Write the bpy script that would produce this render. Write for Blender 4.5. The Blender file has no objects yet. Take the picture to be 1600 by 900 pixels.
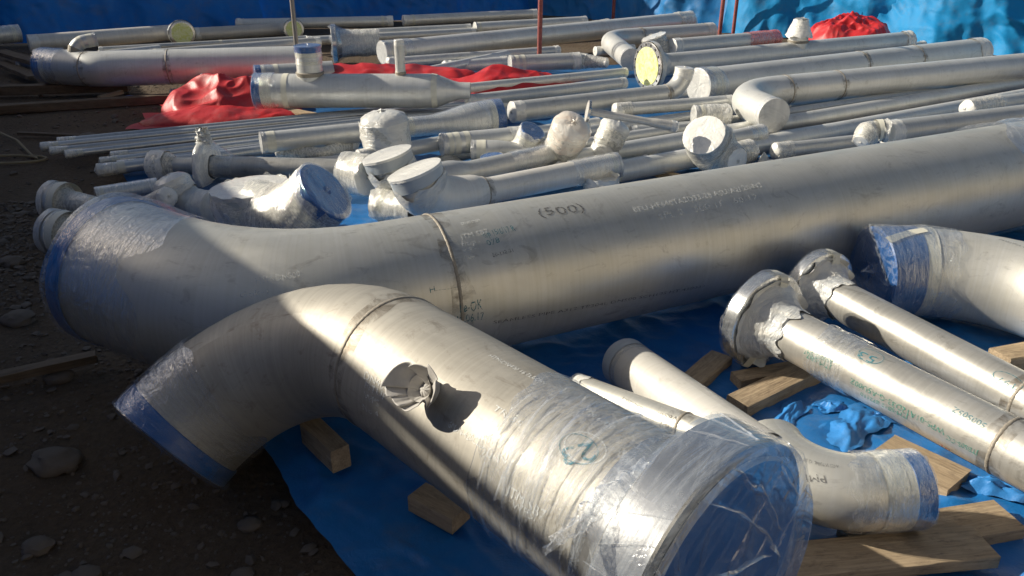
import bpy, bmesh, math, random
import numpy as np
from mathutils import Vector, Matrix, noise
from math import radians, sin, cos, pi
sc = bpy.context.scene
COL = sc.collection
random.seed(7)

# ---------------------------------------------------------------- camera, light, exposure
cd = bpy.data.cameras.new('camera'); cam = bpy.data.objects.new('camera', cd); COL.objects.link(cam)
cd.sensor_width = 36; cd.lens = 1270 * 36 / 1600; cd.clip_start = .05; cd.clip_end = 400
cam.location = (0, 0, 1.4906); cam.rotation_euler = (radians(90 - 25), 0, 0)
sc.camera = cam
SUN_EL, SUN_TRAVEL = 27.0, -12.0          # elevation; heading of the light over the ground, from +x towards +y
wd = bpy.data.worlds.new('World'); sc.world = wd; wd.use_nodes = True
wn = wd.node_tree.nodes; wl = wd.node_tree.links
sky = wn.new('ShaderNodeTexSky'); sky.sky_type = 'NISHITA'; sky.sun_disc = False
sky.sun_elevation = radians(SUN_EL)
_t = radians(SUN_TRAVEL); sunv = Vector((-cos(_t) * cos(radians(SUN_EL)), -sin(_t) * cos(radians(SUN_EL)), sin(radians(SUN_EL))))
sky.sun_rotation = math.atan2(sunv.x, sunv.y)
sky.dust_density = 2.6
wl.new(sky.outputs[0], wn['Background'].inputs[0]); wn['Background'].inputs[1].default_value = .062
sl = bpy.data.lights.new('sun', 'SUN'); so = bpy.data.objects.new('sun', sl); COL.objects.link(so)
sl.energy = 5.0; sl.angle = radians(.5); sl.color = (1, .925, .79)
so.rotation_euler = sunv.to_track_quat('Z', 'Y').to_euler()
sc.view_settings.view_transform = 'Standard'; sc.view_settings.look = 'None'
sc.view_settings.exposure = 0.4; sc.view_settings.gamma = 1
sc.cycles.transparent_max_bounces = 24
sc.cycles.max_bounces = 8

# ---------------------------------------------------------------- materials
MAT = {}
class NT:
    def __init__(s, name):
        s.m = bpy.data.materials.new(name); s.m.use_nodes = True; s.t = s.m.node_tree; s.t.nodes.clear(); MAT[name] = s.m
        s.out = s.t.nodes.new('ShaderNodeOutputMaterial')
    def n(s, typ, **kw):
        x = s.t.nodes.new('ShaderNode' + typ)
        for k, v in kw.items():
            if k.startswith('i_'): x.inputs[k[2:].replace('_', ' ')].default_value = v
            else: setattr(x, k, v)
        return x
    def l(s, a, b): s.t.links.new(a, b)
    def uv(s, sx, sy):
        tc = s.n('TexCoord'); mp = s.n('Mapping'); mp.inputs['Scale'].default_value = (sx, sy, 1)
        oi = s.n('ObjectInfo'); ml = s.n('Math', operation='MULTIPLY'); ml.inputs[1].default_value = 37.
        s.l(oi.outputs['Random'], ml.inputs[0])
        cx = s.n('CombineXYZ'); s.l(ml.outputs[0], cx.inputs[2])
        ad = s.n('VectorMath', operation='ADD'); s.l(tc.outputs['UV'], mp.inputs[0]); s.l(mp.outputs[0], ad.inputs[0]); s.l(cx.outputs[0], ad.inputs[1])
        return ad.outputs[0]
    def ob(s, sc_=1.):
        tc = s.n('TexCoord'); mp = s.n('Mapping'); mp.inputs['Scale'].default_value = (sc_,) * 3 if not isinstance(sc_, tuple) else sc_
        s.l(tc.outputs['Object'], mp.inputs[0]); return mp.outputs[0]
    def noise(s, vec, scale, detail=4, rough=.6, dist=0.):
        x = s.n('TexNoise'); x.inputs['Scale'].default_value = scale; x.inputs['Detail'].default_value = detail
        x.inputs['Roughness'].default_value = rough; x.inputs['Distortion'].default_value = dist; s.l(vec, x.inputs['Vector']); return x.outputs['Fac']
    def ramp(s, fac, stops, interp='LINEAR'):
        r = s.n('ValToRGB'); r.color_ramp.interpolation = interp; e = r.color_ramp.elements
        while len(e) < len(stops): e.new(.5)
        for k, (p, c) in enumerate(stops):
            e[k].position = p; e[k].color = (c, c, c, 1) if isinstance(c, (int, float)) else (*c, 1)
        s.l(fac, r.inputs[0]); return r.outputs[0]
    def mix(s, fac, a, b, mode='MIX'):
        x = s.n('MixRGB', blend_type=mode)
        for sock, v in ((x.inputs[0], fac), (x.inputs[1], a), (x.inputs[2], b)):
            if isinstance(v, (int, float)): sock.default_value = v
            elif isinstance(v, tuple): sock.default_value = (*v, 1)
            else: s.l(v, sock)
        return x.outputs[0]
    def bump(s, h, strength, dist, prev=None):
        b = s.n('Bump'); b.inputs['Strength'].default_value = strength; b.inputs['Distance'].default_value = dist; s.l(h, b.inputs['Height'])
        if prev is not None: s.l(prev, b.inputs['Normal'])
        return b.outputs[0]
    def bsdf(s, col, rough, metal=0., normal=None, spec=.5, sss=0.):
        p = s.n('BsdfPrincipled')
        for k, v in (('Base Color', col), ('Roughness', rough), ('Metallic', metal)):
            if isinstance(v, tuple): p.inputs[k].default_value = (*v, 1)
            elif isinstance(v, (int, float)): p.inputs[k].default_value = v
            else: s.l(v, p.inputs[k])
        p.inputs['Specular IOR Level'].default_value = spec
        if normal is not None: s.l(normal, p.inputs['Normal'])
        s.p = p; return p.outputs[0]
    def done(s, sh): s.l(sh, s.out.inputs[0]); return s.m

def steel(name, c0, c1, r0, r1, metal, stain=.5, dark=(.16, .13, .10)):
    t = NT(name)
    big = t.noise(t.uv(1.6, 2.2), 1.7, 5, .62, .6)
    ring = t.noise(t.uv(90, 1.2), 1.0, 3, .6)
    spots = t.noise(t.uv(5, 9), 1.6, 6, .72, 1.2)
    col = t.mix(t.ramp(big, [(.3, 0.), (.7, 1.)]), c0, c1)
    col = t.mix(.16, col, t.ramp(ring, [(.3, .25), (.7, .8)]), 'OVERLAY')
    st = t.ramp(spots, [(.56, 0.), (.74, stain)])
    col = t.mix(st, col, dark)
    oi = t.n('ObjectInfo'); val = t.n('HueSaturation'); val.inputs['Saturation'].default_value = 1.
    mr = t.n('MapRange'); mr.inputs['To Min'].default_value = .82; mr.inputs['To Max'].default_value = 1.12
    t.l(oi.outputs['Random'], mr.inputs[0]); t.l(mr.outputs[0], val.inputs['Value']); t.l(col, val.inputs['Color'])
    rr = t.n('MapRange'); rr.inputs['From Min'].default_value = .3; rr.inputs['From Max'].default_value = .7; rr.inputs['To Min'].default_value = r0; rr.inputs['To Max'].default_value = r1
    t.l(t.noise(t.uv(3, 5), 2.5, 5, .65), rr.inputs[0])
    nb = t.bump(ring, .12, .002); nb = t.bump(t.noise(t.uv(25, 25), 4, 4), .08, .002, nb)
    nb = t.bump(t.noise(t.uv(2.5, 2.0), 1.3, 2), .25, .01, nb)
    return t.done(t.bsdf(val.outputs[0], rr.outputs[0], metal, nb))
steel('steel', (.58, .58, .545), (.71, .705, .665), .36, .50, .42, .35)
steel('steel_near', (.62, .60, .52), (.76, .735, .655), .38, .50, .62, .45)
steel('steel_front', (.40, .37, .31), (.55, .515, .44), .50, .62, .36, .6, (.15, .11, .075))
steel('steel_pale', (.60, .57, .51), (.72, .69, .62), .42, .55, .25, .3)
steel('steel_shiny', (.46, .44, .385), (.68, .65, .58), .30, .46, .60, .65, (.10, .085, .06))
steel('steel_thin', (.52, .54, .54), (.64, .65, .64), .32, .44, .65, .25)
steel('steel_flange', (.50, .50, .49), (.66, .66, .64), .18, .34, .85, .2)

t = NT('weld')
nb = t.bump(t.noise(t.uv(30, 140), 1, 2), .6, .004)
t.done(t.bsdf(t.mix(t.noise(t.uv(60, 60), 2), (.22, .19, .15), (.42, .38, .31)), .6, .3, nb))
t = NT('weld_tint')
a = t.ramp(t.noise(t.uv(5, 7), 2.2, 5, .7, 1.), [(.44, 0.), (.72, .6)])
tr = t.n('BsdfTransparent'); mx = t.n('MixShader'); t.l(a, mx.inputs[0]); t.l(tr.outputs[0], mx.inputs[1]); t.l(t.bsdf((.15, .105, .06), .5, .6), mx.inputs[2])
t.done(mx.outputs[0])
for nm, c in (('ink_white', (.78, .80, .78)), ('ink_teal', (.02, .19, .24)), ('ink_dark', (.07, .07, .075)), ('ink_green', (.03, .25, .19)), ('ink_red', (.6, .08, .07))):
    t = NT(nm)
    a = t.ramp(t.noise(t.ob(1.), 130, 3, .7), [(.36, .1), (.54, .8 if nm in ('ink_teal', 'ink_green', 'ink_red') else .72)])
    tr = t.n('BsdfTransparent'); mx = t.n('MixShader'); t.l(a, mx.inputs[0]); t.l(tr.outputs[0], mx.inputs[1]); t.l(t.bsdf(c, .6), mx.inputs[2]); t.done(mx.outputs[0])

def film(name, tint, base, streak, rough=.07, su=26, sv=3.2):
    t = NT(name)
    n1 = t.noise(t.uv(su, sv), 1.4, 5, .62, 1.6); n2 = t.noise(t.uv(su * .35, sv * 2.2), 1.7, 4, .6, 2.2)
    ridge = t.ramp(n1, [(.455, 0.), (.50, 1.), (.545, 0.)]); ridge2 = t.ramp(n2, [(.475, 0.), (.50, .8), (.525, 0.)])
    rd = t.mix(1., ridge, ridge2, 'LIGHTEN')
    nb = t.bump(n1, .7, .010); nb = t.bump(n2, .6, .012, nb)
    fr = t.n('Fresnel'); fr.inputs['IOR'].default_value = 1.33; t.l(nb, fr.inputs['Normal'])
    tr = t.n('BsdfTransparent'); tr.inputs[0].default_value = (.98, .985, .99, 1)
    gl = t.n('BsdfGlossy'); gl.inputs['Roughness'].default_value = rough; gl.inputs['Color'].default_value = (1, 1, 1, 1); t.l(nb, gl.inputs['Normal'])
    fm = t.n('Math', operation='MULTIPLY'); fm.inputs[1].default_value = .42; t.l(fr.outputs[0], fm.inputs[0]); m1 = t.n('MixShader'); t.l(fm.outputs[0], m1.inputs[0]); t.l(tr.outputs[0], m1.inputs[1]); t.l(gl.outputs[0], m1.inputs[2])
    df = t.n('BsdfDiffuse'); df.inputs[0].default_value = (*tint, 1); t.l(nb, df.inputs['Normal'])
    tl = t.n('BsdfTranslucent'); tl.inputs[0].default_value = (*tint, 1)
    m0 = t.n('MixShader'); m0.inputs[0].default_value = .35; t.l(df.outputs[0], m0.inputs[1]); t.l(tl.outputs[0], m0.inputs[2])
    mr = t.n('MapRange'); mr.inputs['To Min'].default_value = base; mr.inputs['To Max'].default_value = streak; t.l(rd, mr.inputs[0])
    m2 = t.n('MixShader'); t.l(mr.outputs[0], m2.inputs[0]); t.l(m1.outputs[0], m2.inputs[1]); t.l(m0.outputs[0], m2.inputs[2])
    t.done(m2.outputs[0])
film('clear', (.82, .86, .90), .012, .20)
film('tight', (.80, .86, .92), .05, .16, .14, 14, 1.2)
film('loose', (.85, .88, .92), .05, .30, .10, 9, 2.)
film('film_milky', (.86, .84, .77), .38, .82, .10, 22, 4)
film('pink', (.85, .25, .22), .35, .6)
def milky(name, ca, cb, cc_, rough=.32):
    t = NT(name)
    n1 = t.noise(t.uv(22, 4), 1.5, 5, .65, 1.4); n2 = t.noise(t.uv(6, 6), 1.1, 3, .55, .8); n3 = t.noise(t.uv(40, 12), 2, 4, .7, 1.)
    col = t.mix(t.ramp(n2, [(.42, 0.), (.56, 1.)]), ca, cb)
    col = t.mix(t.ramp(n1, [(.52, 0.), (.72, .75)]), col, cc_)
    nb = t.bump(n1, .8, .012); nb = t.bump(n3, .6, .006, nb)
    sh_ = t.bsdf(col, rough, 0., nb, .6); t.p.inputs['Coat Weight'].default_value = .7; t.p.inputs['Coat Roughness'].default_value = .1; t.l(nb, t.p.inputs['Coat Normal']); t.done(sh_)
milky('milky', (.72, .695, .62), (.58, .585, .56), (.38, .40, .42))
milky('milky_white', (.82, .80, .73), (.72, .705, .65), (.50, .52, .53))
milky('foil', (.66, .65, .61), (.52, .52, .5), (.32, .31, .29), .2)
milky('orange', (.78, .70, .60), (.80, .76, .68), (.74, .55, .42))
t = NT('tape')
n1 = t.noise(t.uv(30, 8), 1.5, 4)
t.done(t.bsdf(t.mix(n1, (.60, .58, .47), (.74, .72, .62)), .5, 0., t.bump(n1, .4, .004)))
t = NT('tape_grey'); n1 = t.noise(t.uv(30, 5), 1.5, 4)
t.done(t.bsdf(t.mix(n1, (.36, .40, .42), (.50, .53, .54)), .35, 0., t.bump(n1, .4, .004)))
t = NT('cap_blue'); n1 = t.noise(t.ob(), 14, 3)
t.done(t.bsdf(t.mix(n1, (.008, .07, .24), (.016, .11, .34)), .38, 0., t.bump(n1, .15, .01)))
t = NT('cap_grey'); t.done(t.bsdf((.30, .31, .31), .5))
t = NT('cover_yellow'); n1 = t.noise(t.ob(), 16, 5, .7, 1.5)
t.done(t.bsdf(t.mix(t.ramp(n1, [(.4, 0.), (.62, 1.)]), (.70, .74, .22), (.84, .86, .52)), .4, 0., t.bump(n1, .5, .01)))
t = NT('hole'); t.done(t.bsdf((.02, .02, .02), .8))
def wood(name, a, b, c):
    t = NT(name); v = t.ob((3, 34, 34)); g = t.noise(v, 1.0, 5, .6, .5); k = t.noise(t.ob((10, 30, 30)), 1.6, 6, .75)
    fine = t.noise(t.ob((6, 170, 170)), 1., 3, .6)
    col = t.mix(t.ramp(g, [(.3, 0.), (.7, 1.)]), a, b); col = t.mix(t.ramp(k, [(.50, 0.), (.70, .75)]), col, c); kn = t.noise(t.ob((4, 12, 12)), 1.3, 6, .8, 1.); col = t.mix(t.ramp(kn, [(.56, 0.), (.68, .6)]), col, c); col = t.mix(.35, col, t.ramp(fine, [(.3, .2), (.7, .75)]), 'OVERLAY')
    t.done(t.bsdf(col, .75, 0., t.bump(fine, .5, .004, t.bump(g, .4, .01)), .3))
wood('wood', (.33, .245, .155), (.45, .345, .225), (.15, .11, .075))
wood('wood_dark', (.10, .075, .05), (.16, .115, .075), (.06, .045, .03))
def tarp(name, a, b, rough=.38, sc_=1., spec=.45):
    t = NT(name); w = t.noise(t.ob(sc_), 3.0, 6, .65, .8); f = t.noise(t.ob(sc_), 26, 5, .7, 1.)
    dirt = t.ramp(t.noise(t.ob(sc_), 5, 7, .75), [(.50, 0.), (.72, .32)])
    col = t.mix(t.ramp(w, [(.35, 0.), (.65, 1.)]), a, b); col = t.mix(dirt, col, (.16, .17, .16))
    weave = t.noise(t.ob(sc_), 140, 2, .5); nb = t.bump(w, .18, .03); nb = t.bump(f, .35, .006, nb); nb = t.bump(weave, .25, .002, nb)
    t.done(t.bsdf(col, rough, 0., nb, spec))
tarp('tarp_floor', (.009, .125, .36), (.015, .165, .45))
tarp('tarp_dark', (.008, .075, .20), (.014, .10, .26), .5)  # darker, rougher blue for the second ground tarpaulin
tarp('tarp_scrap', (.025, .19, .50), (.045, .24, .58), .5)
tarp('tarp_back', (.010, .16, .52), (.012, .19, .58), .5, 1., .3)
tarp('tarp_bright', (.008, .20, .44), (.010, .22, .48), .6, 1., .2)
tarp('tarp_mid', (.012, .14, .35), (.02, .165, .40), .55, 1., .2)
tarp('tarp_red', (.44, .014, .018), (.55, .028, .028), .46)
t = NT('rust'); n1 = t.noise(t.ob(), 30, 5, .7)
t.done(t.bsdf(t.mix(t.ramp(n1, [(.4, 0.), (.6, 1.)]), (.20, .045, .05), (.30, .09, .07)), .6, .1))
t = NT('pole_grey'); n1 = t.noise(t.ob(), 30, 5, .7)
t.done(t.bsdf(t.mix(n1, (.22, .19, .16), (.36, .33, .29)), .55, .4))
t = NT('dirt'); n1 = t.noise(t.ob(), 1.2, 8, .7, .4); n2 = t.noise(t.ob(), 45, 6, .75); vo = t.n('TexVoronoi'); vo.inputs['Scale'].default_value = 38; t.l(t.ob(), vo.inputs['Vector'])
col = t.mix(t.ramp(n1, [(.35, 0.), (.65, 1.)]), (.115, .080, .050), (.155, .120, .085)); col = t.mix(t.ramp(n2, [(.35, 0.), (.7, .6)]), col, (.06, .046, .033))
nb = t.bump(n2, .9, .02); nb = t.bump(vo.outputs['Distance'], .7, .012, nb)
t.done(t.bsdf(col, .9, 0., nb, .2))
t = NT('bounce_ground'); n1 = t.noise(t.ob(), 3, 8, .7); t.done(t.bsdf(t.mix(n1, (.30, .27, .22), (.40, .36, .30)), .9, 0., t.bump(n1, .5, .02), .2))
t = NT('bounce_wall'); n1 = t.noise(t.ob(), 2, 6, .7); t.done(t.bsdf(t.mix(n1, (.58, .53, .44), (.68, .62, .52)), .85, 0., None, .2))
t = NT('stone'); n1 = t.noise(t.ob(), 9, 6, .7)
t.done(t.bsdf(t.mix(n1, (.075, .062, .05), (.18, .15, .12)), .8, 0., t.bump(n1, .5, .01), .3))
t = NT('crumple'); n1 = t.noise(t.ob(), 60, 5, .6)
t.done(t.bsdf(t.mix(n1, (.38, .36, .325), (.52, .495, .455)), .62, .0, t.bump(n1, .3, .003), .4))
t = NT('rope'); t.done(t.bsdf((.26, .21, .12), .8))
t = NT('paper'); t.done(t.bsdf((.68, .66, .56), .6))

# ---------------------------------------------------------------- object helpers
def tag(o, label, cat, group=None, kind=None):
    if label: o['label'] = label
    if cat: o['category'] = cat
    if group: o['group'] = group
    if kind: o['kind'] = kind
    return o
def empty(name, loc, label, cat, group=None):
    o = bpy.data.objects.new(name, None); COL.objects.link(o); o.location = loc; o.empty_display_size = .05
    return tag(o, label, cat, group)
def mesh_obj(name, V, F, mat, parent=None, uv=None, smooth=35, origin=None):
    me = bpy.data.meshes.new(name)
    V = np.asarray(V, float)
    if parent is not None:
        off = np.array(origin if origin is not None else world_of(parent)); V = V - off
    elif origin is not None: V = V - np.array(origin)
    me.from_pydata(V.tolist(), [], F)
    if uv is not None:
        ul = me.uv_layers.new(name='UVMap'); li = np.zeros(len(me.loops), dtype=np.int32); me.loops.foreach_get('vertex_index', li)
        if isinstance(uv, dict): dat = uv['loop']
        else: dat = np.asarray(uv)[li]
        ul.data.foreach_set('uv', np.asarray(dat, float).ravel())
    me.materials.append(MAT[mat] if isinstance(mat, str) else mat)
    if smooth:
        me.shade_smooth()
        try: me.set_sharp_from_angle(angle=radians(smooth))
        except Exception: pass
    o = bpy.data.objects.new(name, me); COL.objects.link(o)
    if parent is not None:
        o.parent = parent
    elif origin is not None: o.location = origin
    return o
def world_of(o):
    p = Vector((0, 0, 0))
    while o is not None: p += o.location; o = o.parent
    return p
def nz(x, y, z): return noise.noise(Vector((x, y, z)))
def _n(v):
    v=np.asarray(v,float); return v/max(1e-9,np.linalg.norm(v))
class Path:
    """A pipe's centre line: straight runs joined by circular bends, measured by arc length."""
    def __init__(s,pts,bend,up=(0,0,1),step=.05):
        P=[np.asarray(p,float) for p in pts]; out=[P[0]]
        for i in range(1,len(P)-1):
            a=_n(P[i-1]-P[i]); b=_n(P[i+1]-P[i]); c=float(np.clip(a@b,-1,1)); ang=np.pi-np.arccos(c)
            if ang<.03: out.append(P[i]); continue
            R=bend; tl=R*np.tan(ang/2); m=min(np.linalg.norm(P[i-1]-P[i])*(.97 if i==1 else .49),np.linalg.norm(P[i+1]-P[i])*(.97 if i==len(P)-2 else .49))
            if tl>m: R*=m/tl; tl=m
            p0=P[i]+a*tl; nrm=_n(a+b); C=P[i]+nrm*(R/np.sin((np.pi-ang)/2))
            e0=_n(p0-C); t0=-a; n=max(6,int(ang/.12))
            for k in range(n+1):
                w=ang*k/n; out.append(C+R*(e0*np.cos(w)+t0*np.sin(w)))
        out.append(P[-1])
        Q=[out[0]]
        for p in out[1:]:
            d=np.linalg.norm(p-Q[-1])
            if d>1e-5: Q.append(p)
        s.P=np.array(Q); L=np.r_[0,np.cumsum(np.linalg.norm(np.diff(s.P,axis=0),axis=1))]; s.S=L; s.L=float(L[-1])
        T=[_n(s.P[1]-s.P[0])]
        for i in range(1,len(s.P)-1): T.append(_n(_n(s.P[i+1]-s.P[i])+_n(s.P[i]-s.P[i-1])))
        T.append(_n(s.P[-1]-s.P[-2])); s.T=np.array(T)
        u=np.array(up,float)
        if abs(s.T[0]@_n(u))>.95: u=np.array([0.,1,0])
        N=[_n(u-s.T[0]*(u@s.T[0]))]
        for i in range(1,len(s.P)):
            n=N[-1]-s.T[i]*(N[-1]@s.T[i]); N.append(_n(n))
        s.N=np.array(N)
    def frame(s,x):
        if x<=0: return s.P[0]+s.T[0]*x,s.T[0],s.N[0],np.cross(s.T[0],s.N[0])
        if x>=s.L: return s.P[-1]+s.T[-1]*(x-s.L),s.T[-1],s.N[-1],np.cross(s.T[-1],s.N[-1])
        i=int(np.searchsorted(s.S,x,'right'))-1; i=min(max(i,0),len(s.S)-2)
        w=(x-s.S[i])/(s.S[i+1]-s.S[i]); T=_n(s.T[i]*(1-w)+s.T[i+1]*w); N=s.N[i]*(1-w)+s.N[i+1]*w; N=_n(N-T*(N@T))
        return s.P[i]*(1-w)+s.P[i+1]*w,T,N,np.cross(T,N)
    def at(s,x,th,r):
        p,T,N,B=s.frame(x); return p+r*(N*np.cos(th)+B*np.sin(th))


def lathe(path, prof, mat, name, parent, nt=32, wr=None, side='s', seed=0., th0=0., th1=2 * pi, closed=True, rag=0.):
    """Sweep a profile [(distance, radius)] round the centre line. side 's' = distance along the line,
    '0' / '1' = outwards from its start / end. wr = (amplitude, frequency) makes loose creased film."""
    P = []
    for k, (d, r) in enumerate(prof):
        if k and wr:
            d0, r0 = prof[k - 1]; n = max(1, int(math.hypot(d - d0, r - r0) / wr[2]))
            for j in range(1, n): P.append((d0 + (d - d0) * j / n, r0 + (r - r0) * j / n))
        P.append((d, r))
    ts = np.linspace(th0, th1, nt + 1)[:nt if closed else nt + 1]; m = len(ts)
    V, UV = [], []; rmax = max(r for _, r in P)
    for k, (d, r) in enumerate(P):
        for th in ts:
            s = d if side == 's' else (-d if side == '0' else path.L + d)
            if rag and k in (0, len(P) - 1): s += rag * nz(cos(th) * 2.3 + seed, sin(th) * 2.3, k + seed) * 1.6
            rr = r
            if wr and r > 1e-4:
                f = wr[1]; q = nz(s * f * 1.3 + seed, cos(th) * rmax * f * .7 + seed, sin(th) * rmax * f * .7)
                q2 = nz(s * f * 2.6 + 9 + seed, cos(th) * rmax * f * 1.6, sin(th) * rmax * f * 1.6 + seed)
                rr = r + wr[0] * (1 - 2.2 * abs(q) + .5 * q2) * min(1, r / (.35 * rmax))
                if (mat.startswith('milky') or mat == 'film_milky') and len(P) > 6: rr += wr[0] * .7 * (1 - 3 * abs(nz(s * f * .8 + 3 * seed, cos(th + s * 3) * rmax * f * 3.2, sin(th + s * 3) * rmax * f * 3.2))) * min(1, r / (.5 * rmax))
                if r < .5 * rmax: s += wr[0] * q2 * .8
            V.append(path.at(s, th, max(rr, 0))); UV.append((s, th * rmax))
    F = []; flip = side == '0'; LU = []
    for i in range(len(P) - 1):
        disc = abs(P[i + 1][1] - P[i][1]) > 1.3 * abs(P[i + 1][0] - P[i][0]) and rmax > .02
        for j in range(m if closed else m - 1):
            a, b, c, d = i * m + j, i * m + (j + 1) % m, (i + 1) * m + (j + 1) % m, (i + 1) * m + j
            ua, ub = UV[a], UV[b]; uc, ud = UV[c], UV[d]
            if j == m - 1 and closed: ub = (ub[0], 2 * pi * rmax); uc = (uc[0], 2 * pi * rmax)
            if disc:
                j2 = (j + 1) % m
                ua, ub, uc, ud = [(q_ * cos(ts[h_]) * .22 + .9, q_ * sin(ts[h_]) * .9) for q_, h_ in ((P[i][1], j), (P[i][1], j2), (P[i + 1][1], j2), (P[i + 1][1], j))]
            if flip: F.append((a, b, c, d)); LU += [ua, ub, uc, ud]
            else: F.append((a, d, c, b)); LU += [ua, ud, uc, ub]
    return mesh_obj(name, V, F, mat, parent, uv={'loop': LU})
def interp(tab, s):
    if s <= tab[0][0]: return tab[0][1]
    for (a, ra), (b, rb) in zip(tab, tab[1:]):
        if s <= b:
            w = (s - a) / max(b - a, 1e-6); w = w * w * (3 - 2 * w); return ra + (rb - ra) * w
    return tab[-1][1]
FONT_CACHE = {}
def text_mesh(txt):
    if txt not in FONT_CACHE:
        cu = bpy.data.curves.new('t', 'FONT'); cu.body = txt; cu.size = 1; cu.resolution_u = 2; cu.shear = .12 * random.uniform(-.4, 1)
        if len(txt) < 4: cu.offset = .0
        o = bpy.data.objects.new('t', cu); COL.objects.link(o)
        dg = bpy.context.evaluated_depsgraph_get(); me = bpy.data.meshes.new_from_object(o.evaluated_get(dg))
        V = np.array([v.co[:] for v in me.vertices]) if len(me.vertices) else np.zeros((1, 3)); F = [tuple(p.vertices) for p in me.polygons]
        bpy.data.objects.remove(o); bpy.data.curves.remove(cu); bpy.data.meshes.remove(me)
        FONT_CACHE[txt] = (V, F)
    return FONT_CACHE[txt]
def marking(path, rfn, m, parent, lift=.0013, fit=True):
    txt, s0, t0, s1, t1, h, col = m
    V, F = text_mesh(txt)
    if not F: return
    r = rfn(s0); r = r() if callable(r) else r
    b = np.array([s1 - s0, (t1 - t0) * r]); Lb = np.linalg.norm(b); b /= Lb
    up = np.array([b[1], -b[0]])
    w = V[:, 0].max() - V[:, 0].min(); hh = .72
    sx = Lb / max(w, 1e-3) if fit else h / hh; sy = h / hh
    out = []
    for x, y, _ in V:
        jx = (x - V[:, 0].min()); wob = .05 * sin(jx * 5.1 + s0 * 40) + .03 * sin(jx * 11.)
        q = b * (jx * sx) + up * ((y + wob) * sy)
        out.append(path.at(s0 + q[0], t0 + q[1] / r, r + lift))
    o = mesh_obj('marking', out, F, col, parent, smooth=0); o['label'] = 'hand written "%s"' % txt if '_' not in txt else 'hand drawn line'
    return o
def ring_mark(path, r, sc_, tc_, a, b, col, parent, wdt=.0022, lift=.0014, rot=0.):
    V, F = [], []; n = 48
    for k in range(n):
        t = 2 * pi * k / n
        for e in (-1, 1):
            x, y = (a + e * wdt * .6 * (1 + .4 * sin(t * 3))) * cos(t), (b + e * wdt * .6) * sin(t); x, y = x * cos(rot) - y * sin(rot), x * sin(rot) + y * cos(rot)
            V.append(path.at(sc_ + x, tc_ + y / r, r + lift))
        F.append((2 * k, 2 * k + 1, (2 * k + 3) % (2 * n), (2 * k + 2) % (2 * n)))
    mesh_obj('marking_ring', V, F, col, parent, smooth=0)

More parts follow.
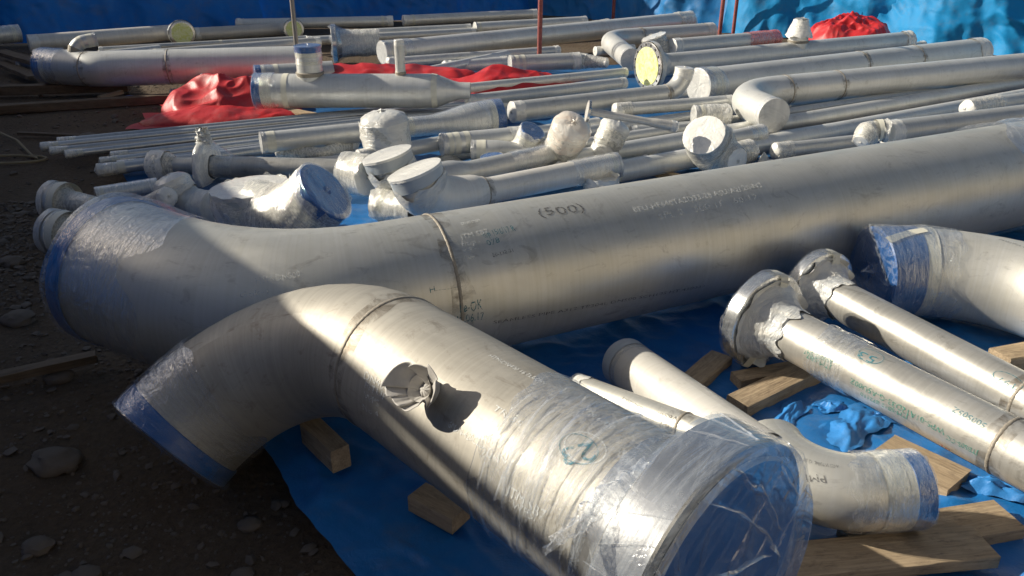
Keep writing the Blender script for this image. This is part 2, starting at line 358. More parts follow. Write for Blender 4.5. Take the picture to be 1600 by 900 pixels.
big_skirt = {}
def add_end(path, side, code, r, parent, big, fl=None, seed=0.):
    L = lambda prof, mat, name, **k: lathe(path, prof, mat, name, k.pop('parent', parent), nt=k.pop('nt', big), side=side, seed=seed, **k)
    st = max(.008, r * .16)
    if code == 'w':
        L([(-1.1 * r, r * 1.008 + .0008), (0, r * 1.02), (.04 * r, r * .98), (.08 * r, r * .7), (.09 * r, 0)], 'milky_white', 'end_cap', wr=(r * .03, 3.5 / r * .25, st), rag=r * .2)
    elif code == 'T':
        L([(-2.6 * r, r * 1.05), (-1 * r, r * 1.1), (.3 * r, r * 1.1), (.5 * r, r * .6), (.5 * r, 0)], 'milky', 'end_cap', wr=(r * .10, 1. / r, st * 1.3), rag=r * .5)
        L([(-4.2 * r, r * 1.06), (-2.6 * r, r * 1.06)], 'tape', 'tape_band')
    elif code == 'f':
        L([(-.3 * r, r * 1.02), (.03 * r, r * 1.035), (.06 * r, r * .96), (.05 * r, 0)], 'foil', 'end_cap', wr=(r * .035, 1.4 / r, st))
        L([(-.95 * r, r * 1.015), (-.5 * r, r * 1.02)], 'tape', 'tape_band')
    elif code in ('B', 'U'):
        sk = big_skirt.get('v', .42); c = L([(-sk * r, r * 1.015), (-(sk - .02) * r, r * 1.035), (.05 * r, r * 1.035), (.07 * r, r * 1.0), (.055 * r, r * .93), (.03 * r, r * .90), (.04 * r, 0)], 'cap_blue' if code == 'B' else 'tape_grey', 'end_cap')
        if code == 'B':
            L([(-(sk + .33) * r, r * 1.02), (-sk * r, r * 1.022)], 'tape', 'tape_band') if sk > .35 else None
            L([(-1.25 * r, r * 1.03), (-.4 * r, r * 1.05), (.07 * r, r * 1.07), (.12 * r, r * .97), (.10 * r, 0)], 'clear', 'plastic_wrap', wr=(r * .03, .9 / r, st), rag=r * .25, nt=int(big * 1.5))
        else:
            L([(-.02 * r, r * 1.05), (.085 * r, r * 1.05), (.10 * r, r * .95), (.095 * r, 0)], 'milky_white', 'lid_film', wr=(r * .02, 1.2 / r, st))
            L([(-1.0 * r, r * 1.05), (-.42 * r, r * 1.045)], 'milky', 'plastic_wrap', wr=(r * .03, 1.2 / r, st), rag=r * .2)
    elif code in ('D', 'O', 'R', 'C'):
        m = {'D': 'milky_white', 'O': 'orange', 'R': 'pink', 'C': 'milky_white'}[code]
        if code == 'C': pr = [(-.8 * r, r * 1.35), (-.2 * r, r * 1.1), (.6 * r, r * .75), (.9 * r, r * .7)]
        else: pr = [(-1.1 * r, r * 1.02), (0, r * 1.06), (.22 * r, r * .95), (.38 * r, r * .7), (.46 * r, r * .4), (.48 * r, 0)]
        L(pr, m, 'end_cap', wr=(r * .07, 1.1 / r, st), rag=r * .15)
        if code == 'C': L([(.5 * r, r * .6), (.98 * r, r * .6), (.98 * r, 0)], 'cap_grey', 'nozzle_lid')
    elif code == 'G':
        L([(-.62 * r, r * 1.02), (0, r * 1.03), (.05 * r, r * .9), (.06 * r, 0)], 'tape_grey', 'end_cap', wr=(r * .012, .8 / r, st))
        L([(-1.0 * r, r * 1.012), (-.62 * r, r * 1.015)], 'clear', 'plastic_wrap')
    elif code == 'S':
        L([(-.03, r * 1.01), (0, r * 1.02), (.015, r * 1.0), (.018, r * .9), (.018, 0)], 'foil', 'end_cap')
    elif code in ('P', 'Y'):
        F1, T1 = fl or (1.8, .4); R = r * F1; T = r * T1
        L([(-.5 * r, r * 1.01), (-.12 * r, r * 1.25), (-.03 * r, r * 1.45), (0, r * 1.6), (0, R * .985), (.012 * r, R), (T - .012 * r, R), (T, R * .985), (T, R * .6)], 'steel_flange', 'flange', nt=max(big, 36))
        if code == 'P':
            L([(T + .001, R * .93), (T + .06 * r, R * .93), (T + .06 * r, 0)], 'cap_blue' if r > .03 and F1 > 1.9 else 'milky_white', 'flange_cover')
            if r > .03: L([(-1.4 * r, r * 1.03), (-.6 * r, r * 1.12), (-.1 * r, r * 1.4), (-.05 * r, R * .97), (0, R * 1.02), (T, R * 1.03), (T + .12 * r, R * .9)], 'clear', 'plastic_wrap', wr=(r * .05, .8 / r, st), rag=r * .3, nt=int(big * 1.5))
        else:
            L([(T + .001, R * .80), (T + .05 * r, R * .80), (T + .05 * r, 0)], 'cover_yellow', 'flange_cover')
            L([(-1.4 * r, r * 1.05), (-.3 * r, r * 1.5), (-.06 * r, R * .9), (-.02 * r, R * 1.02), (T * .8, R * 1.02)], 'milky', 'plastic_wrap', wr=(r * .05, .8 / r, st))
            nb_ = 16 if r > .09 and F1 > 2 else 0
            for k in range(nb_):
                th = 2 * pi * (k + .5) / nb_; s = -T - .0015 if side == '0' else path.L + T + .0015
                cc = path.at(s, th, R * .89); _, TT, N, B = path.frame(s); q = []
                for j in range(10): q.append(cc + .011 * (N * cos(j * pi / 5) + B * sin(j * pi / 5)))
                for j in range(10): q.append(q[j] - TT * .012 * (-1 if side == '0' else 1))
                mesh_obj('bolt_hole', q, [tuple(range(10))] + [(j, (j + 1) % 10, 10 + (j + 1) % 10, 10 + j) for j in range(10)], 'hole', parent, smooth=0)

def weld_ring(path, s, r, parent, nt, wid=None):
    w = wid or max(.006, r * .035); V, F, UV = [], [], []; m = nt * 3
    pr = [(-w, -.001), (-w * .6, w * .28), (0, w * .42), (w * .6, w * .28), (w, -.001)]
    for k, (d, h) in enumerate(pr):
        for j in range(m):
            th = 2 * pi * j / m; wob = w * .25 * nz(th * 9, k, s * 7) + .15 * w * sin(j * 1.9)
            V.append(path.at(s + d + wob * .6, th, r + h + abs(wob) * .4 * (0 < k < 4))); UV.append((s + d, th * r))
    for k in range(4):
        for j in range(m): F.append((k * m + j, (k + 1) * m + j, (k + 1) * m + (j + 1) % m, k * m + (j + 1) % m))
    mesh_obj('weld_seam', V, F, 'weld', parent, uv=UV, smooth=60)
    lathe(path, [(s - max(w * 5, r * .12), r + .0008), (s - w * 3, r + .0008), (s + w * 3, r + .0008), (s + max(w * 6, r * .16), r + .0008)], 'weld_tint', 'weld_stain', parent, nt=nt * 2, rag=r * .07)

def build_spool(d):
    r = d['r']; path = Path(d['p'], d.get('bf', 1.5) * 2 * r, d.get('up', (0, 0, 1)))
    base = path.P.mean(0).copy(); base[2] = 0
    root = empty(d['n'], base.tolist(), d['l'], d['cat'], d['g'])
    nt = 20 if r < .04 else (30 if r < .12 else (44 if r < .17 else 72))
    tab = d.get('radii'); rf = (lambda s: interp(tab, s)) if tab else (lambda s: r)
    ss = sorted(set([0, path.L] + [float(x) for x in path.S] + list(np.linspace(0, path.L, 40 if tab else max(2, int(path.L / .5))))))
    lathe(path, [(s, rf(s)) for s in ss if 0 <= s <= path.L], d['steel'], 'pipe_body', root, nt=nt)
    seed = (r * 1000 + base[0] * 3.1) % 50
    big_skirt.clear(); big_skirt.update({'v': d['skirt']} if 'skirt' in d else {})
    for side, code in (('0', d['e0']), ('1', d['e1'])):
        if code != 'none' and not (d.get('special') == 'foreground' and side == '1'):
            add_end(path, side, code, rf(0 if side == '0' else path.L), root, nt, d.get('fl'), seed)
    for s in d.get('weld', ()): weld_ring(path, s, rf(s), root, nt, d.get('ww'))
    for s in d.get('tape', ()):
        w = d.get('tw') or max(.018, r * .17); lathe(path, [(s - w, rf(s - w) * 1.012 + .0015), (s + w, rf(s + w) * 1.012 + .0015)], 'tape', 'tape_band', root, nt=nt)
    for a, b, kind in d.get('wrap', ()):
        a, b = min(a, b), max(a, b); n = max(2, int((b - a) / (r * .6))) if b > a else 2
        pr = [(a + (b - a) * k / n, rf(a + (b - a) * k / n) * 1.035 + .002) for k in range(n + 1)]
        lathe(path, pr, 'film_milky' if kind == 'milky' else kind, 'plastic_wrap', root, nt=int(nt * 1.5), wr=((r * .035 if kind == 'clear' else r * .05), .9 / r, max(.01, r * .14)), rag=r * .25, seed=seed + a)
    for m in d.get('marks', ()): marking(path, rf, m, root)
    for b in d.get('br', ()):
        p2 = Path(b['p'], b['bf'] * 2 * b['r'], (0, 1, .01)); br = lathe(p2, [(s, b['r']) for s in (list(p2.S) if len(p2.S) > 2 else [0, p2.L])], d['steel'], 'branch_pipe', root, nt=28)
        br_loc = world_of(root)
        lathe(p2, [(r * .9, b['r'] * 1.02), (r * 1.12, b['r'] * 1.12), (r * 1.16, b['r'] * 1.02)], 'weld', 'branch_weld', br, nt=28)
        add_end(p2, '1', b['e1'], b['r'], br, 28, None, seed + 3)
        for k in range(2 if b['r'] > .05 else 0): lathe(p2, [(p2.L * (.62 + .17 * k), b['r'] * 1.02), (p2.L * (.62 + .17 * k) + .025, b['r'] * 1.02)], 'tape', 'tape_band', br, nt=28)
    return root, path, rf

# ---------------------------------------------------------------- layout table (metres)
SPOOLS=[
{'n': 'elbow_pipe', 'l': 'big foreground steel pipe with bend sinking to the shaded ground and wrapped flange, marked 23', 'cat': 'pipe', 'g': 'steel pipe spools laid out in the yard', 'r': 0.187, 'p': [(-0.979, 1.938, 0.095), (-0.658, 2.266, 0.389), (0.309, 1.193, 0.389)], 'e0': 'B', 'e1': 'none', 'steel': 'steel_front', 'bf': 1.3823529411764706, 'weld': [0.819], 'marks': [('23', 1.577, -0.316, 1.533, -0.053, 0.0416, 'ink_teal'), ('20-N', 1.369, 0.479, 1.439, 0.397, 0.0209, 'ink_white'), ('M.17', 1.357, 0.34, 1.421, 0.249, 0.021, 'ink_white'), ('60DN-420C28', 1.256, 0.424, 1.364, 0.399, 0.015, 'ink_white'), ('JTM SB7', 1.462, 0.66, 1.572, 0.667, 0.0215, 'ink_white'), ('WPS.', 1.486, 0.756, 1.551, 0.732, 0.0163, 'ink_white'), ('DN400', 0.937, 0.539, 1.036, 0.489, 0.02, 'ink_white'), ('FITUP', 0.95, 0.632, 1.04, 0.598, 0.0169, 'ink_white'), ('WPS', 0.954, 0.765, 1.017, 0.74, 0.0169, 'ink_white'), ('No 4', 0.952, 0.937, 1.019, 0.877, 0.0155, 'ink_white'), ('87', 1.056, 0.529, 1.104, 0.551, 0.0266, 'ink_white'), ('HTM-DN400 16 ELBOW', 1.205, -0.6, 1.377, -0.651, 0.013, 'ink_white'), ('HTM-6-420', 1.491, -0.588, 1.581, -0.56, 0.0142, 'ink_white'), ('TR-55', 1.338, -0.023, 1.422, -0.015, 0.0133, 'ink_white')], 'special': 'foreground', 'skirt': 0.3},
{'n': 'elbow_pipe', 'l': 'largest steel pipe crossing the whole picture, bend at its left end, chalked 500', 'cat': 'pipe', 'g': 'steel pipe spools laid out in the yard', 'r': 0.254, 'p': [(-1.373, 2.594, 0.345), (-0.793, 2.296, 0.304), (2.723, 3.986, 0.304)], 'e0': 'B', 'e1': 'none', 'steel': 'steel_near', 'bf': 1.5905511811023623, 'weld': [1.184], 'wrap': [(3.984, 4.496, 'loose')], 'marks': [('(500)', 1.536, 0.347, 1.711, 0.396, 0.0437, 'ink_dark'), ('BEU-HF640TA2D33-28 ASU/A2/ 20-N2', 1.893, 0.564, 2.485, 0.504, 0.025, 'ink_white'), ('SPL 2   500-1F   60-17', 1.977, 0.74, 2.434, 0.699, 0.0251, 'ink_white'), ('JTM SB7', 1.231, 0.512, 1.333, 0.488, 0.0207, 'ink_white'), ('Fitup -', 1.227, 0.62, 1.29, 0.619, 0.0186, 'ink_white'), ('WPS -', 1.223, 0.72, 1.282, 0.709, 0.0185, 'ink_white'), ('No -', 1.225, 0.819, 1.274, 0.811, 0.0164, 'ink_white'), ('DN500 DN500', 1.258, 0.271, 1.329, 0.244, 0.0148, 'ink_white'), ('o/p 15/6/17 R', 1.309, 0.554, 1.428, 0.52, 0.0251, 'ink_teal'), ('078', 1.312, 0.675, 1.359, 0.662, 0.0208, 'ink_teal'), ('20-132-21', 1.318, 0.842, 1.393, 0.816, 0.0125, 'ink_dark'), ('Fe-OK', 1.177, 1.466, 1.255, 1.469, 0.0347, 'ink_teal'), ('12.06.17', 1.165, 1.609, 1.259, 1.619, 0.0287, 'ink_teal'), ('SEAMLESS PIPE A312 TP304L DN500 SCH10S HT 420033', 1.293, 1.731, 2.166, 1.926, 0.0126, 'ink_dark'), ('H', 1.086, 1.138, 1.105, 1.129, 0.018, 'ink_teal'), ('____', 1.104, 1.111, 1.194, 1.121, 0.016, 'ink_teal'), ('HTM-DN500', 0.645, 0.828, 0.752, 0.736, 0.021, 'ink_white'), ('Gok-1', 0.61, 1.003, 0.677, 0.931, 0.0171, 'ink_white')], 'special': 'big', 'skirt': 0.16, 'ww': 0.0065},
{'n': 'elbow_pipe', 'l': 'thick short elbow at the right edge with blue cap, crossed cream tape and clear film', 'cat': 'pipe', 'g': 'steel pipe spools laid out in the yard', 'r': 0.1709, 'p': [(1.422, 2.92, 0.201), (2.157, 2.997, 0.201), (2.032, 2.085, 0.201)], 'e0': 'B', 'e1': 'none', 'steel': 'steel_near', 'bf': 1.6, 'tape': [0.137], 'wrap': [(0.0, 0.303, 'clear')], 'marks': [('PIPE A312 TP304L 14', 0.419, 0.081, 0.511, 0.222, 0.0119, 'ink_dark')], 'special': 'rightelbow', 'skirt': 0.85},
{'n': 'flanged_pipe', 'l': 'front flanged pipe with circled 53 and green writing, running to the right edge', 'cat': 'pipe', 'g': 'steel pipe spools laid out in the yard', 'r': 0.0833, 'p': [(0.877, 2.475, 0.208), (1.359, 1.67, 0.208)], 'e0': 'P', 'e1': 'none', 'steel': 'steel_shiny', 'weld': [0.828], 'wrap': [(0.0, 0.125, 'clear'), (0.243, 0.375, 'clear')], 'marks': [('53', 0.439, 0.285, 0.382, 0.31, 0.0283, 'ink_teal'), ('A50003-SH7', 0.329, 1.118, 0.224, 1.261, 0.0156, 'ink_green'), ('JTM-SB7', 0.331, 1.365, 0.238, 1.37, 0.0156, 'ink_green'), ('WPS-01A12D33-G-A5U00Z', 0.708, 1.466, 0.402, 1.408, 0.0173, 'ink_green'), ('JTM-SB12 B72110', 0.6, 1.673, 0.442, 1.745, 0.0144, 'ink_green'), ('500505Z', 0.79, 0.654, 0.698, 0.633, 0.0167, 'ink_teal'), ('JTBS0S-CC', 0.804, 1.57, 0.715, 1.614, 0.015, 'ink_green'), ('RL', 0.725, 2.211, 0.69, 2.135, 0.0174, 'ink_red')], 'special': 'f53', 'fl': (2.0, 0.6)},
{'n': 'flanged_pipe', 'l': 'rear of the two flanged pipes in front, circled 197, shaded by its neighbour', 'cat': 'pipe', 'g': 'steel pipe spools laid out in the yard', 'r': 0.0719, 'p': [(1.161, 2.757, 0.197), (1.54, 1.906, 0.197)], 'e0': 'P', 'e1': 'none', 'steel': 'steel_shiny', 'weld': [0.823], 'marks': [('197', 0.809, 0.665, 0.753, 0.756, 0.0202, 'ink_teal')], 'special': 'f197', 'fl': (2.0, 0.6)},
{'n': 'straight_pipe', 'l': 'short matt pipe with grey taped end beside the timber, behind the foreground pipe', 'cat': 'pipe', 'g': 'steel pipe spools laid out in the yard', 'r': 0.0828, 'p': [(0.383, 2.4, 0.093), (0.643, 1.707, 0.2)], 'e0': 'G', 'e1': 'none', 'steel': 'steel_pale'},
{'n': 'straight_pipe', 'l': 'slim pipe with black inked numbers squeezed behind the foreground pipe', 'cat': 'pipe', 'g': 'steel pipe spools laid out in the yard', 'r': 0.0461, 'p': [(0.201, 2.177, 0.13), (0.63, 1.677, 0.235)], 'e0': 'w', 'e1': 'none', 'steel': 'steel_near', 'weld': [0.425], 'marks': [('VB50-', 0.421, 0.415, 0.353, 0.53, 0.0139, 'ink_dark'), ('WPD2.', 0.426, 1.07, 0.37, 1.054, 0.0156, 'ink_dark'), ('VB50-20-1', 0.315, 0.673, 0.221, 0.385, 0.0108, 'ink_dark')]},
{'n': 'elbow_pipe', 'l': 'short stubby elbow on the bottom right board, blue cap and cream tape under torn film', 'cat': 'pipe', 'g': 'steel pipe spools laid out in the yard', 'r': 0.0953, 'p': [(0.692, 1.808, 0.17), (0.691, 1.61, 0.17), (1.008, 1.635, 0.17)], 'e0': 'none', 'e1': 'B', 'steel': 'steel_near', 'bf': 1.2, 'tape': [0.337], 'wrap': [(0.249, 0.425, 'clear')], 'marks': [('PMI', 0.197, 0.646, 0.166, 0.775, 0.0186, 'ink_dark'), ('A403 WP304L 42 5B', 0.219, 0.275, 0.151, 0.398, 0.0094, 'ink_dark')], 'tw': 0.027, 'special': 'stub'},
{'n': 'pipe_fitting', 'l': 'wide blue-capped elbow under film, its disc turned to the camera behind the biggest pipe', 'cat': 'fitting', 'g': 'wrapped fittings behind the biggest pipe', 'r': 0.1447, 'p': [(-1.258, 3.779, 0.145), (-1.052, 3.644, 0.145), (-0.867, 3.608, 0.3)], 'e0': 'w', 'e1': 'B', 'steel': 'steel_pale', 'bf': 1.0, 'wrap': [(0.0, 0.478, 'milky')]},
{'n': 'pipe_fitting', 'l': 'broad drum with flat pale top wrapped in wrinkled film, left of the blue disc', 'cat': 'fitting', 'g': 'wrapped fittings behind the biggest pipe', 'r': 0.1789, 'p': [(-1.271, 3.809, 0.06), (-1.284, 3.809, 0.247)], 'e0': 'D', 'e1': 'U', 'steel': 'steel', 'wrap': [(0.0, 0.187, 'milky')]},
{'n': 'elbow_pipe', 'l': 'front elbow of a pair, its milky round top opening upwards, pipe running right', 'cat': 'pipe', 'g': 'wrapped fittings behind the biggest pipe', 'r': 0.0692, 'p': [(0.59, 4.489, 0.169), (-0.419, 3.833, 0.169), (-0.474, 3.833, 0.33)], 'e0': 'f', 'e1': 'U', 'steel': 'steel_pale', 'bf': 1.3, 'weld': [0.881], 'wrap': [(0.327, 0.0, 'clear')], 'radii': [(0.0, 0.0692), (0.841, 0.0692), (0.956, 0.1004), (1.123, 0.1177), (1.335, 0.1315)]},
{'n': 'elbow_pipe', 'l': 'rear elbow of a pair, its larger milky round top opening upwards', 'cat': 'pipe', 'g': 'wrapped fittings behind the biggest pipe', 'r': 0.0614, 'p': [(0.261, 4.757, 0.161), (-0.601, 4.113, 0.161), (-0.648, 4.113, 0.331)], 'e0': 'f', 'e1': 'U', 'steel': 'steel', 'bf': 1.3, 'wrap': [(0.349, 0.0, 'clear')], 'radii': [(0.0, 0.0614), (0.615, 0.0614), (0.764, 0.086), (1.006, 0.1044), (1.211, 0.1259)]},
{'n': 'pipe_fitting', 'l': 'white taped disc leaning left of the milky round tops', 'cat': 'fitting', 'g': 'wrapped fittings behind the biggest pipe', 'r': 0.1022, 'p': [(-0.767, 4.174, 0.202), (-0.884, 4.255, 0.202)], 'e0': 'w', 'e1': 'f', 'steel': 'steel', 'wrap': [(0.0, 0.143, 'milky')]},
{'n': 'pipe_fitting', 'l': 'short stub standing upright in milky film with shiny tape, left of centre', 'cat': 'fitting', 'g': 'wrapped fittings behind the biggest pipe', 'r': 0.1289, 'p': [(-0.75, 4.834, 0.12), (-0.771, 4.834, 0.336)], 'e0': 'w', 'e1': 'D', 'steel': 'steel', 'wrap': [(0.0, 0.217, 'milky')], 'radii': [(0.0, 0.1224), (0.217, 0.1353)]},
{'n': 'pipe_fitting', 'l': 'bare dull elbow stub in the shade left of the wrinkled drum', 'cat': 'fitting', 'g': 'wrapped fittings behind the biggest pipe', 'r': 0.0851, 'p': [(-1.538, 3.939, 0.105), (-1.693, 3.989, 0.105), (-1.738, 3.989, 0.226)], 'e0': 'w', 'e1': 'D', 'steel': 'steel', 'bf': 0.9, 'wrap': [(0.264, 0.18, 'clear')]},
{'n': 'flanged_pipe', 'l': 'thin pipe with tall upright flange in sagging film and round ball end at left', 'cat': 'pipe', 'g': 'wrapped fittings behind the biggest pipe', 'r': 0.0637, 'p': [(-2.141, 4.711, 0.104), (-0.915, 4.606, 0.104)], 'e0': 'D', 'e1': 'w', 'steel': 'steel_shiny', 'wrap': [(0.0, 0.139, 'milky')], 'radii': [(0.0, 0.0797), (0.073, 0.0797), (0.126, 0.051), (0.307, 0.051), (0.355, 0.0637), (1.231, 0.0637)], 'special': 'midflange'},
{'n': 'pipe_fitting', 'l': 'small dumbbell piece with white taped ends lying before the bundle', 'cat': 'fitting', 'g': 'wrapped fittings behind the biggest pipe', 'r': 0.0406, 'p': [(-1.472, 5.034, 0.101), (-1.184, 4.975, 0.101), (-1.047, 5.221, 0.101)], 'e0': 'D', 'e1': 'D', 'steel': 'steel', 'bf': 1, 'wrap': [(0.0, 0.559, 'milky')], 'radii': [(0.0, 0.0446), (0.078, 0.0406), (0.271, 0.0324), (0.4, 0.0406), (0.559, 0.0527)]},
{'n': 'straight_pipe', 'l': 'pipe behind the upright stub, flaring right to a big blue film-wrapped disc', 'cat': 'pipe', 'g': 'steel pipe spools laid out in the yard', 'r': 0.0632, 'p': [(-1.548, 4.925, 0.183), (-0.093, 5.587, 0.183)], 'e0': 'f', 'e1': 'B', 'steel': 'steel', 'tape': [0.066, 0.958], 'wrap': [(0.869, 1.599, 'clear')], 'radii': [(0.0, 0.0632), (1.091, 0.0632), (1.438, 0.1169), (1.599, 0.1232)]},
{'n': 'straight_pipe', 'l': 'pipe ending in left facing cap between the upright stub and a smaller cap', 'cat': 'pipe', 'g': 'wrapped fittings behind the biggest pipe', 'r': 0.0664, 'p': [(-0.43, 4.868, 0.186), (0.048, 5.053, 0.186)], 'e0': 'f', 'e1': 'w', 'steel': 'steel', 'tape': [0.09, 0.156]},
{'n': 'straight_pipe', 'l': 'second left facing capped pipe just right of its twin, tapering to the right', 'cat': 'pipe', 'g': 'wrapped fittings behind the biggest pipe', 'r': 0.0622, 'p': [(-0.245, 4.826, 0.162), (0.155, 4.826, 0.162)], 'e0': 'f', 'e1': 'w', 'steel': 'steel', 'tape': [0.07], 'radii': [(0.0, 0.0622), (0.128, 0.0622), (0.4, 0.0342)]},
{'n': 'straight_pipe', 'l': 'grey pipe passing behind the upright stub below the flaring pipe', 'cat': 'pipe', 'g': 'steel pipe spools laid out in the yard', 'r': 0.0452, 'p': [(-0.904, 4.661, 0.165), (-0.402, 5.009, 0.165)], 'e0': 'w', 'e1': 'w', 'steel': 'steel'},
{'n': 'pipe_fitting', 'l': 'tiny stub with blue ring looking up between the capped pipes', 'cat': 'fitting', 'g': 'wrapped fittings behind the biggest pipe', 'r': 0.0636, 'p': [(-0.112, 4.604, 0.12), (-0.119, 4.604, 0.189)], 'e0': 'w', 'e1': 'B', 'steel': 'steel', 'wrap': [(0.0, 0.069, 'milky')]},
{'n': 'pipe_fitting', 'l': 'white wrapped elbow with blue ringed mouth pointing up, smaller of two white elbows', 'cat': 'fitting', 'g': 'wrapped fittings behind the biggest pipe', 'r': 0.0666, 'p': [(-0.055, 4.848, 0.12), (0.059, 4.892, 0.14), (0.123, 4.842, 0.28)], 'e0': 'w', 'e1': 'B', 'steel': 'steel', 'bf': 1.0, 'wrap': [(0.0, 0.265, 'milky')], 'radii': [(0.0, 0.0533), (0.265, 0.0732)]},
{'n': 'pipe_fitting', 'l': 'fat white wrapped elbow with an orange tinge on its mouth, next to the leaning stub', 'cat': 'fitting', 'g': 'wrapped fittings behind the biggest pipe', 'r': 0.0935, 'p': [(0.175, 4.82, 0.12), (0.293, 4.791, 0.16), (0.346, 4.671, 0.338)], 'e0': 'w', 'e1': 'O', 'steel': 'steel', 'bf': 1.0, 'wrap': [(0.0, 0.335, 'milky')], 'radii': [(0.0, 0.0841), (0.335, 0.1075)]},
{'n': 'pipe_fitting', 'l': 'leaning stub with domed milky top and steel collar, under the lollipop shaped flange', 'cat': 'fitting', 'g': 'wrapped fittings behind the biggest pipe', 'r': 0.0826, 'p': [(0.543, 4.862, 0.1), (0.626, 4.862, 0.299)], 'e0': 'w', 'e1': 'D', 'steel': 'steel', 'wrap': [(0.099, 0.215, 'milky')]},
{'n': 'flanged_pipe', 'l': 'slim shiny pipe with small round flange at its left, like a lollipop', 'cat': 'pipe', 'g': 'wrapped fittings behind the biggest pipe', 'r': 0.0218, 'p': [(0.439, 4.603, 0.45), (0.939, 4.611, 0.36)], 'e0': 'P', 'e1': 'D', 'steel': 'steel_pale', 'radii': [(0.0, 0.0218), (0.333, 0.0218), (0.409, 0.0283), (0.507, 0.0294)], 'special': 'lolly', 'fl': (2.9, 0.6)},
{'n': 'pipe_fitting', 'l': 'ball shaped wrapped fitting with a tilted bluish film mouth, on top of the long pipes', 'cat': 'fitting', 'g': 'wrapped fittings behind the biggest pipe', 'r': 0.0922, 'p': [(1.311, 4.598, 0.16), (1.214, 4.762, 0.16), (1.106, 4.612, 0.308)], 'e0': 'w', 'e1': 'U', 'steel': 'steel', 'bf': 1.0, 'wrap': [(0.0, 0.31, 'milky')], 'radii': [(0.0, 0.0738), (0.077, 0.0922), (0.145, 0.1383), (0.31, 0.1152)]},
{'n': 'pipe_fitting', 'l': 'short capped stub just right of the ball shaped fitting', 'cat': 'fitting', 'g': 'wrapped fittings behind the biggest pipe', 'r': 0.0663, 'p': [(1.278, 4.826, 0.126), (1.481, 4.941, 0.126)], 'e0': 'w', 'e1': 'D', 'steel': 'steel', 'tape': [0.168], 'wrap': [(0.063, 0.233, 'milky')]},
{'n': 'straight_pipe', 'l': 'short pipe with taped right end behind the ball shaped fitting', 'cat': 'pipe', 'g': 'wrapped fittings behind the biggest pipe', 'r': 0.0558, 'p': [(1.275, 4.969, 0.176), (1.616, 5.192, 0.176)], 'e0': 'none', 'e1': 'w', 'steel': 'steel', 'tape': [0.335], 'wrap': [(0.258, 0.407, 'clear')]},
{'n': 'pipe_fitting', 'l': 'thin ring mouthed stub facing left below the foil capped pipe', 'cat': 'fitting', 'g': 'wrapped fittings behind the biggest pipe', 'r': 0.071, 'p': [(1.26, 5.611, 0.191), (1.491, 5.63, 0.191)], 'e0': 'f', 'e1': 'D', 'steel': 'steel', 'wrap': [(0.05, 0.232, 'milky')]},
{'n': 'straight_pipe', 'l': 'short pipe with a white wrapped left end, close above the biggest pipe at right', 'cat': 'pipe', 'g': 'wrapped fittings behind the biggest pipe', 'r': 0.0484, 'p': [(1.661, 5.006, 0.108), (2.288, 5.239, 0.108)], 'e0': 'D', 'e1': 'none', 'steel': 'steel', 'wrap': [(0.0, 0.112, 'milky')]},
{'n': 'pipe_fitting', 'l': 'white bulb wrapped valve with flared disc to its right, above the biggest pipe', 'cat': 'fitting', 'g': 'wrapped fittings behind the biggest pipe', 'r': 0.0586, 'p': [(2.131, 4.877, 0.2), (2.195, 4.938, 0.26), (2.298, 4.922, 0.26)], 'e0': 'w', 'e1': 'f', 'steel': 'steel', 'bf': 1, 'wrap': [(0.0, 0.199, 'milky')], 'radii': [(0.0, 0.0469), (0.084, 0.0733), (0.146, 0.0469), (0.199, 0.0674)]},
{'n': 'straight_pipe', 'l': 'pipe fully wrapped in white film with rounded right end, above the biggest pipe at right', 'cat': 'pipe', 'g': 'wrapped fittings behind the biggest pipe', 'r': 0.0854, 'p': [(2.419, 5.089, 0.185), (3.045, 5.358, 0.185)], 'e0': 'none', 'e1': 'D', 'steel': 'steel', 'wrap': [(0.0, 0.681, 'milky')]},
{'n': 'straight_pipe', 'l': 'grey pipe leading to the right edge just behind the white wrapped pipe', 'cat': 'pipe', 'g': 'steel pipe spools laid out in the yard', 'r': 0.0757, 'p': [(2.331, 4.995, 0.226), (3.684, 5.556, 0.226)], 'e0': 'w', 'e1': 'none', 'steel': 'steel'},
{'n': 'straight_pipe', 'l': 'pipe with pale slanted wrapped end at the right edge below the long pair', 'cat': 'pipe', 'g': 'steel pipe spools laid out in the yard', 'r': 0.0589, 'p': [(3.225, 5.75, 0.209), (4.065, 6.184, 0.209)], 'e0': 'D', 'e1': 'none', 'steel': 'steel', 'wrap': [(0.0, 0.34, 'milky')]},
{'n': 'pipe_fitting', 'l': 'pale flange piece in shade at the left edge, upper of two', 'cat': 'fitting', 'g': 'shaded flange pieces at the left', 'r': 0.0503, 'p': [(-2.442, 4.122, 0.08), (-2.196, 4.04, 0.08)], 'e0': 'f', 'e1': 'w', 'steel': 'steel', 'wrap': [(0.052, 0.26, 'milky')], 'radii': [(0.0, 0.1056), (0.034, 0.1056), (0.12, 0.0603), (0.26, 0.0503)]},
{'n': 'pipe_fitting', 'l': 'pale flange piece in shade at the left edge, lower one half behind the biggest pipe', 'cat': 'fitting', 'g': 'shaded flange pieces at the left', 'r': 0.0514, 'p': [(-2.208, 3.664, 0.081), (-1.965, 3.58, 0.081)], 'e0': 'f', 'e1': 'none', 'steel': 'steel', 'wrap': [(0.055, 0.257, 'milky')], 'radii': [(0.0, 0.1079), (0.044, 0.1079), (0.122, 0.0617), (0.257, 0.0514)]},
{'n': 'straight_pipe', 'l': 'film covered shaded pipe poking up behind the bend of the biggest pipe', 'cat': 'pipe', 'g': 'wrapped fittings behind the biggest pipe', 'r': 0.042, 'p': [(-2.275, 4.243, 0.072), (-2.01, 4.413, 0.072)], 'e0': 'f', 'e1': 'w', 'steel': 'steel', 'wrap': [(0.0, 0.315, 'clear')]},
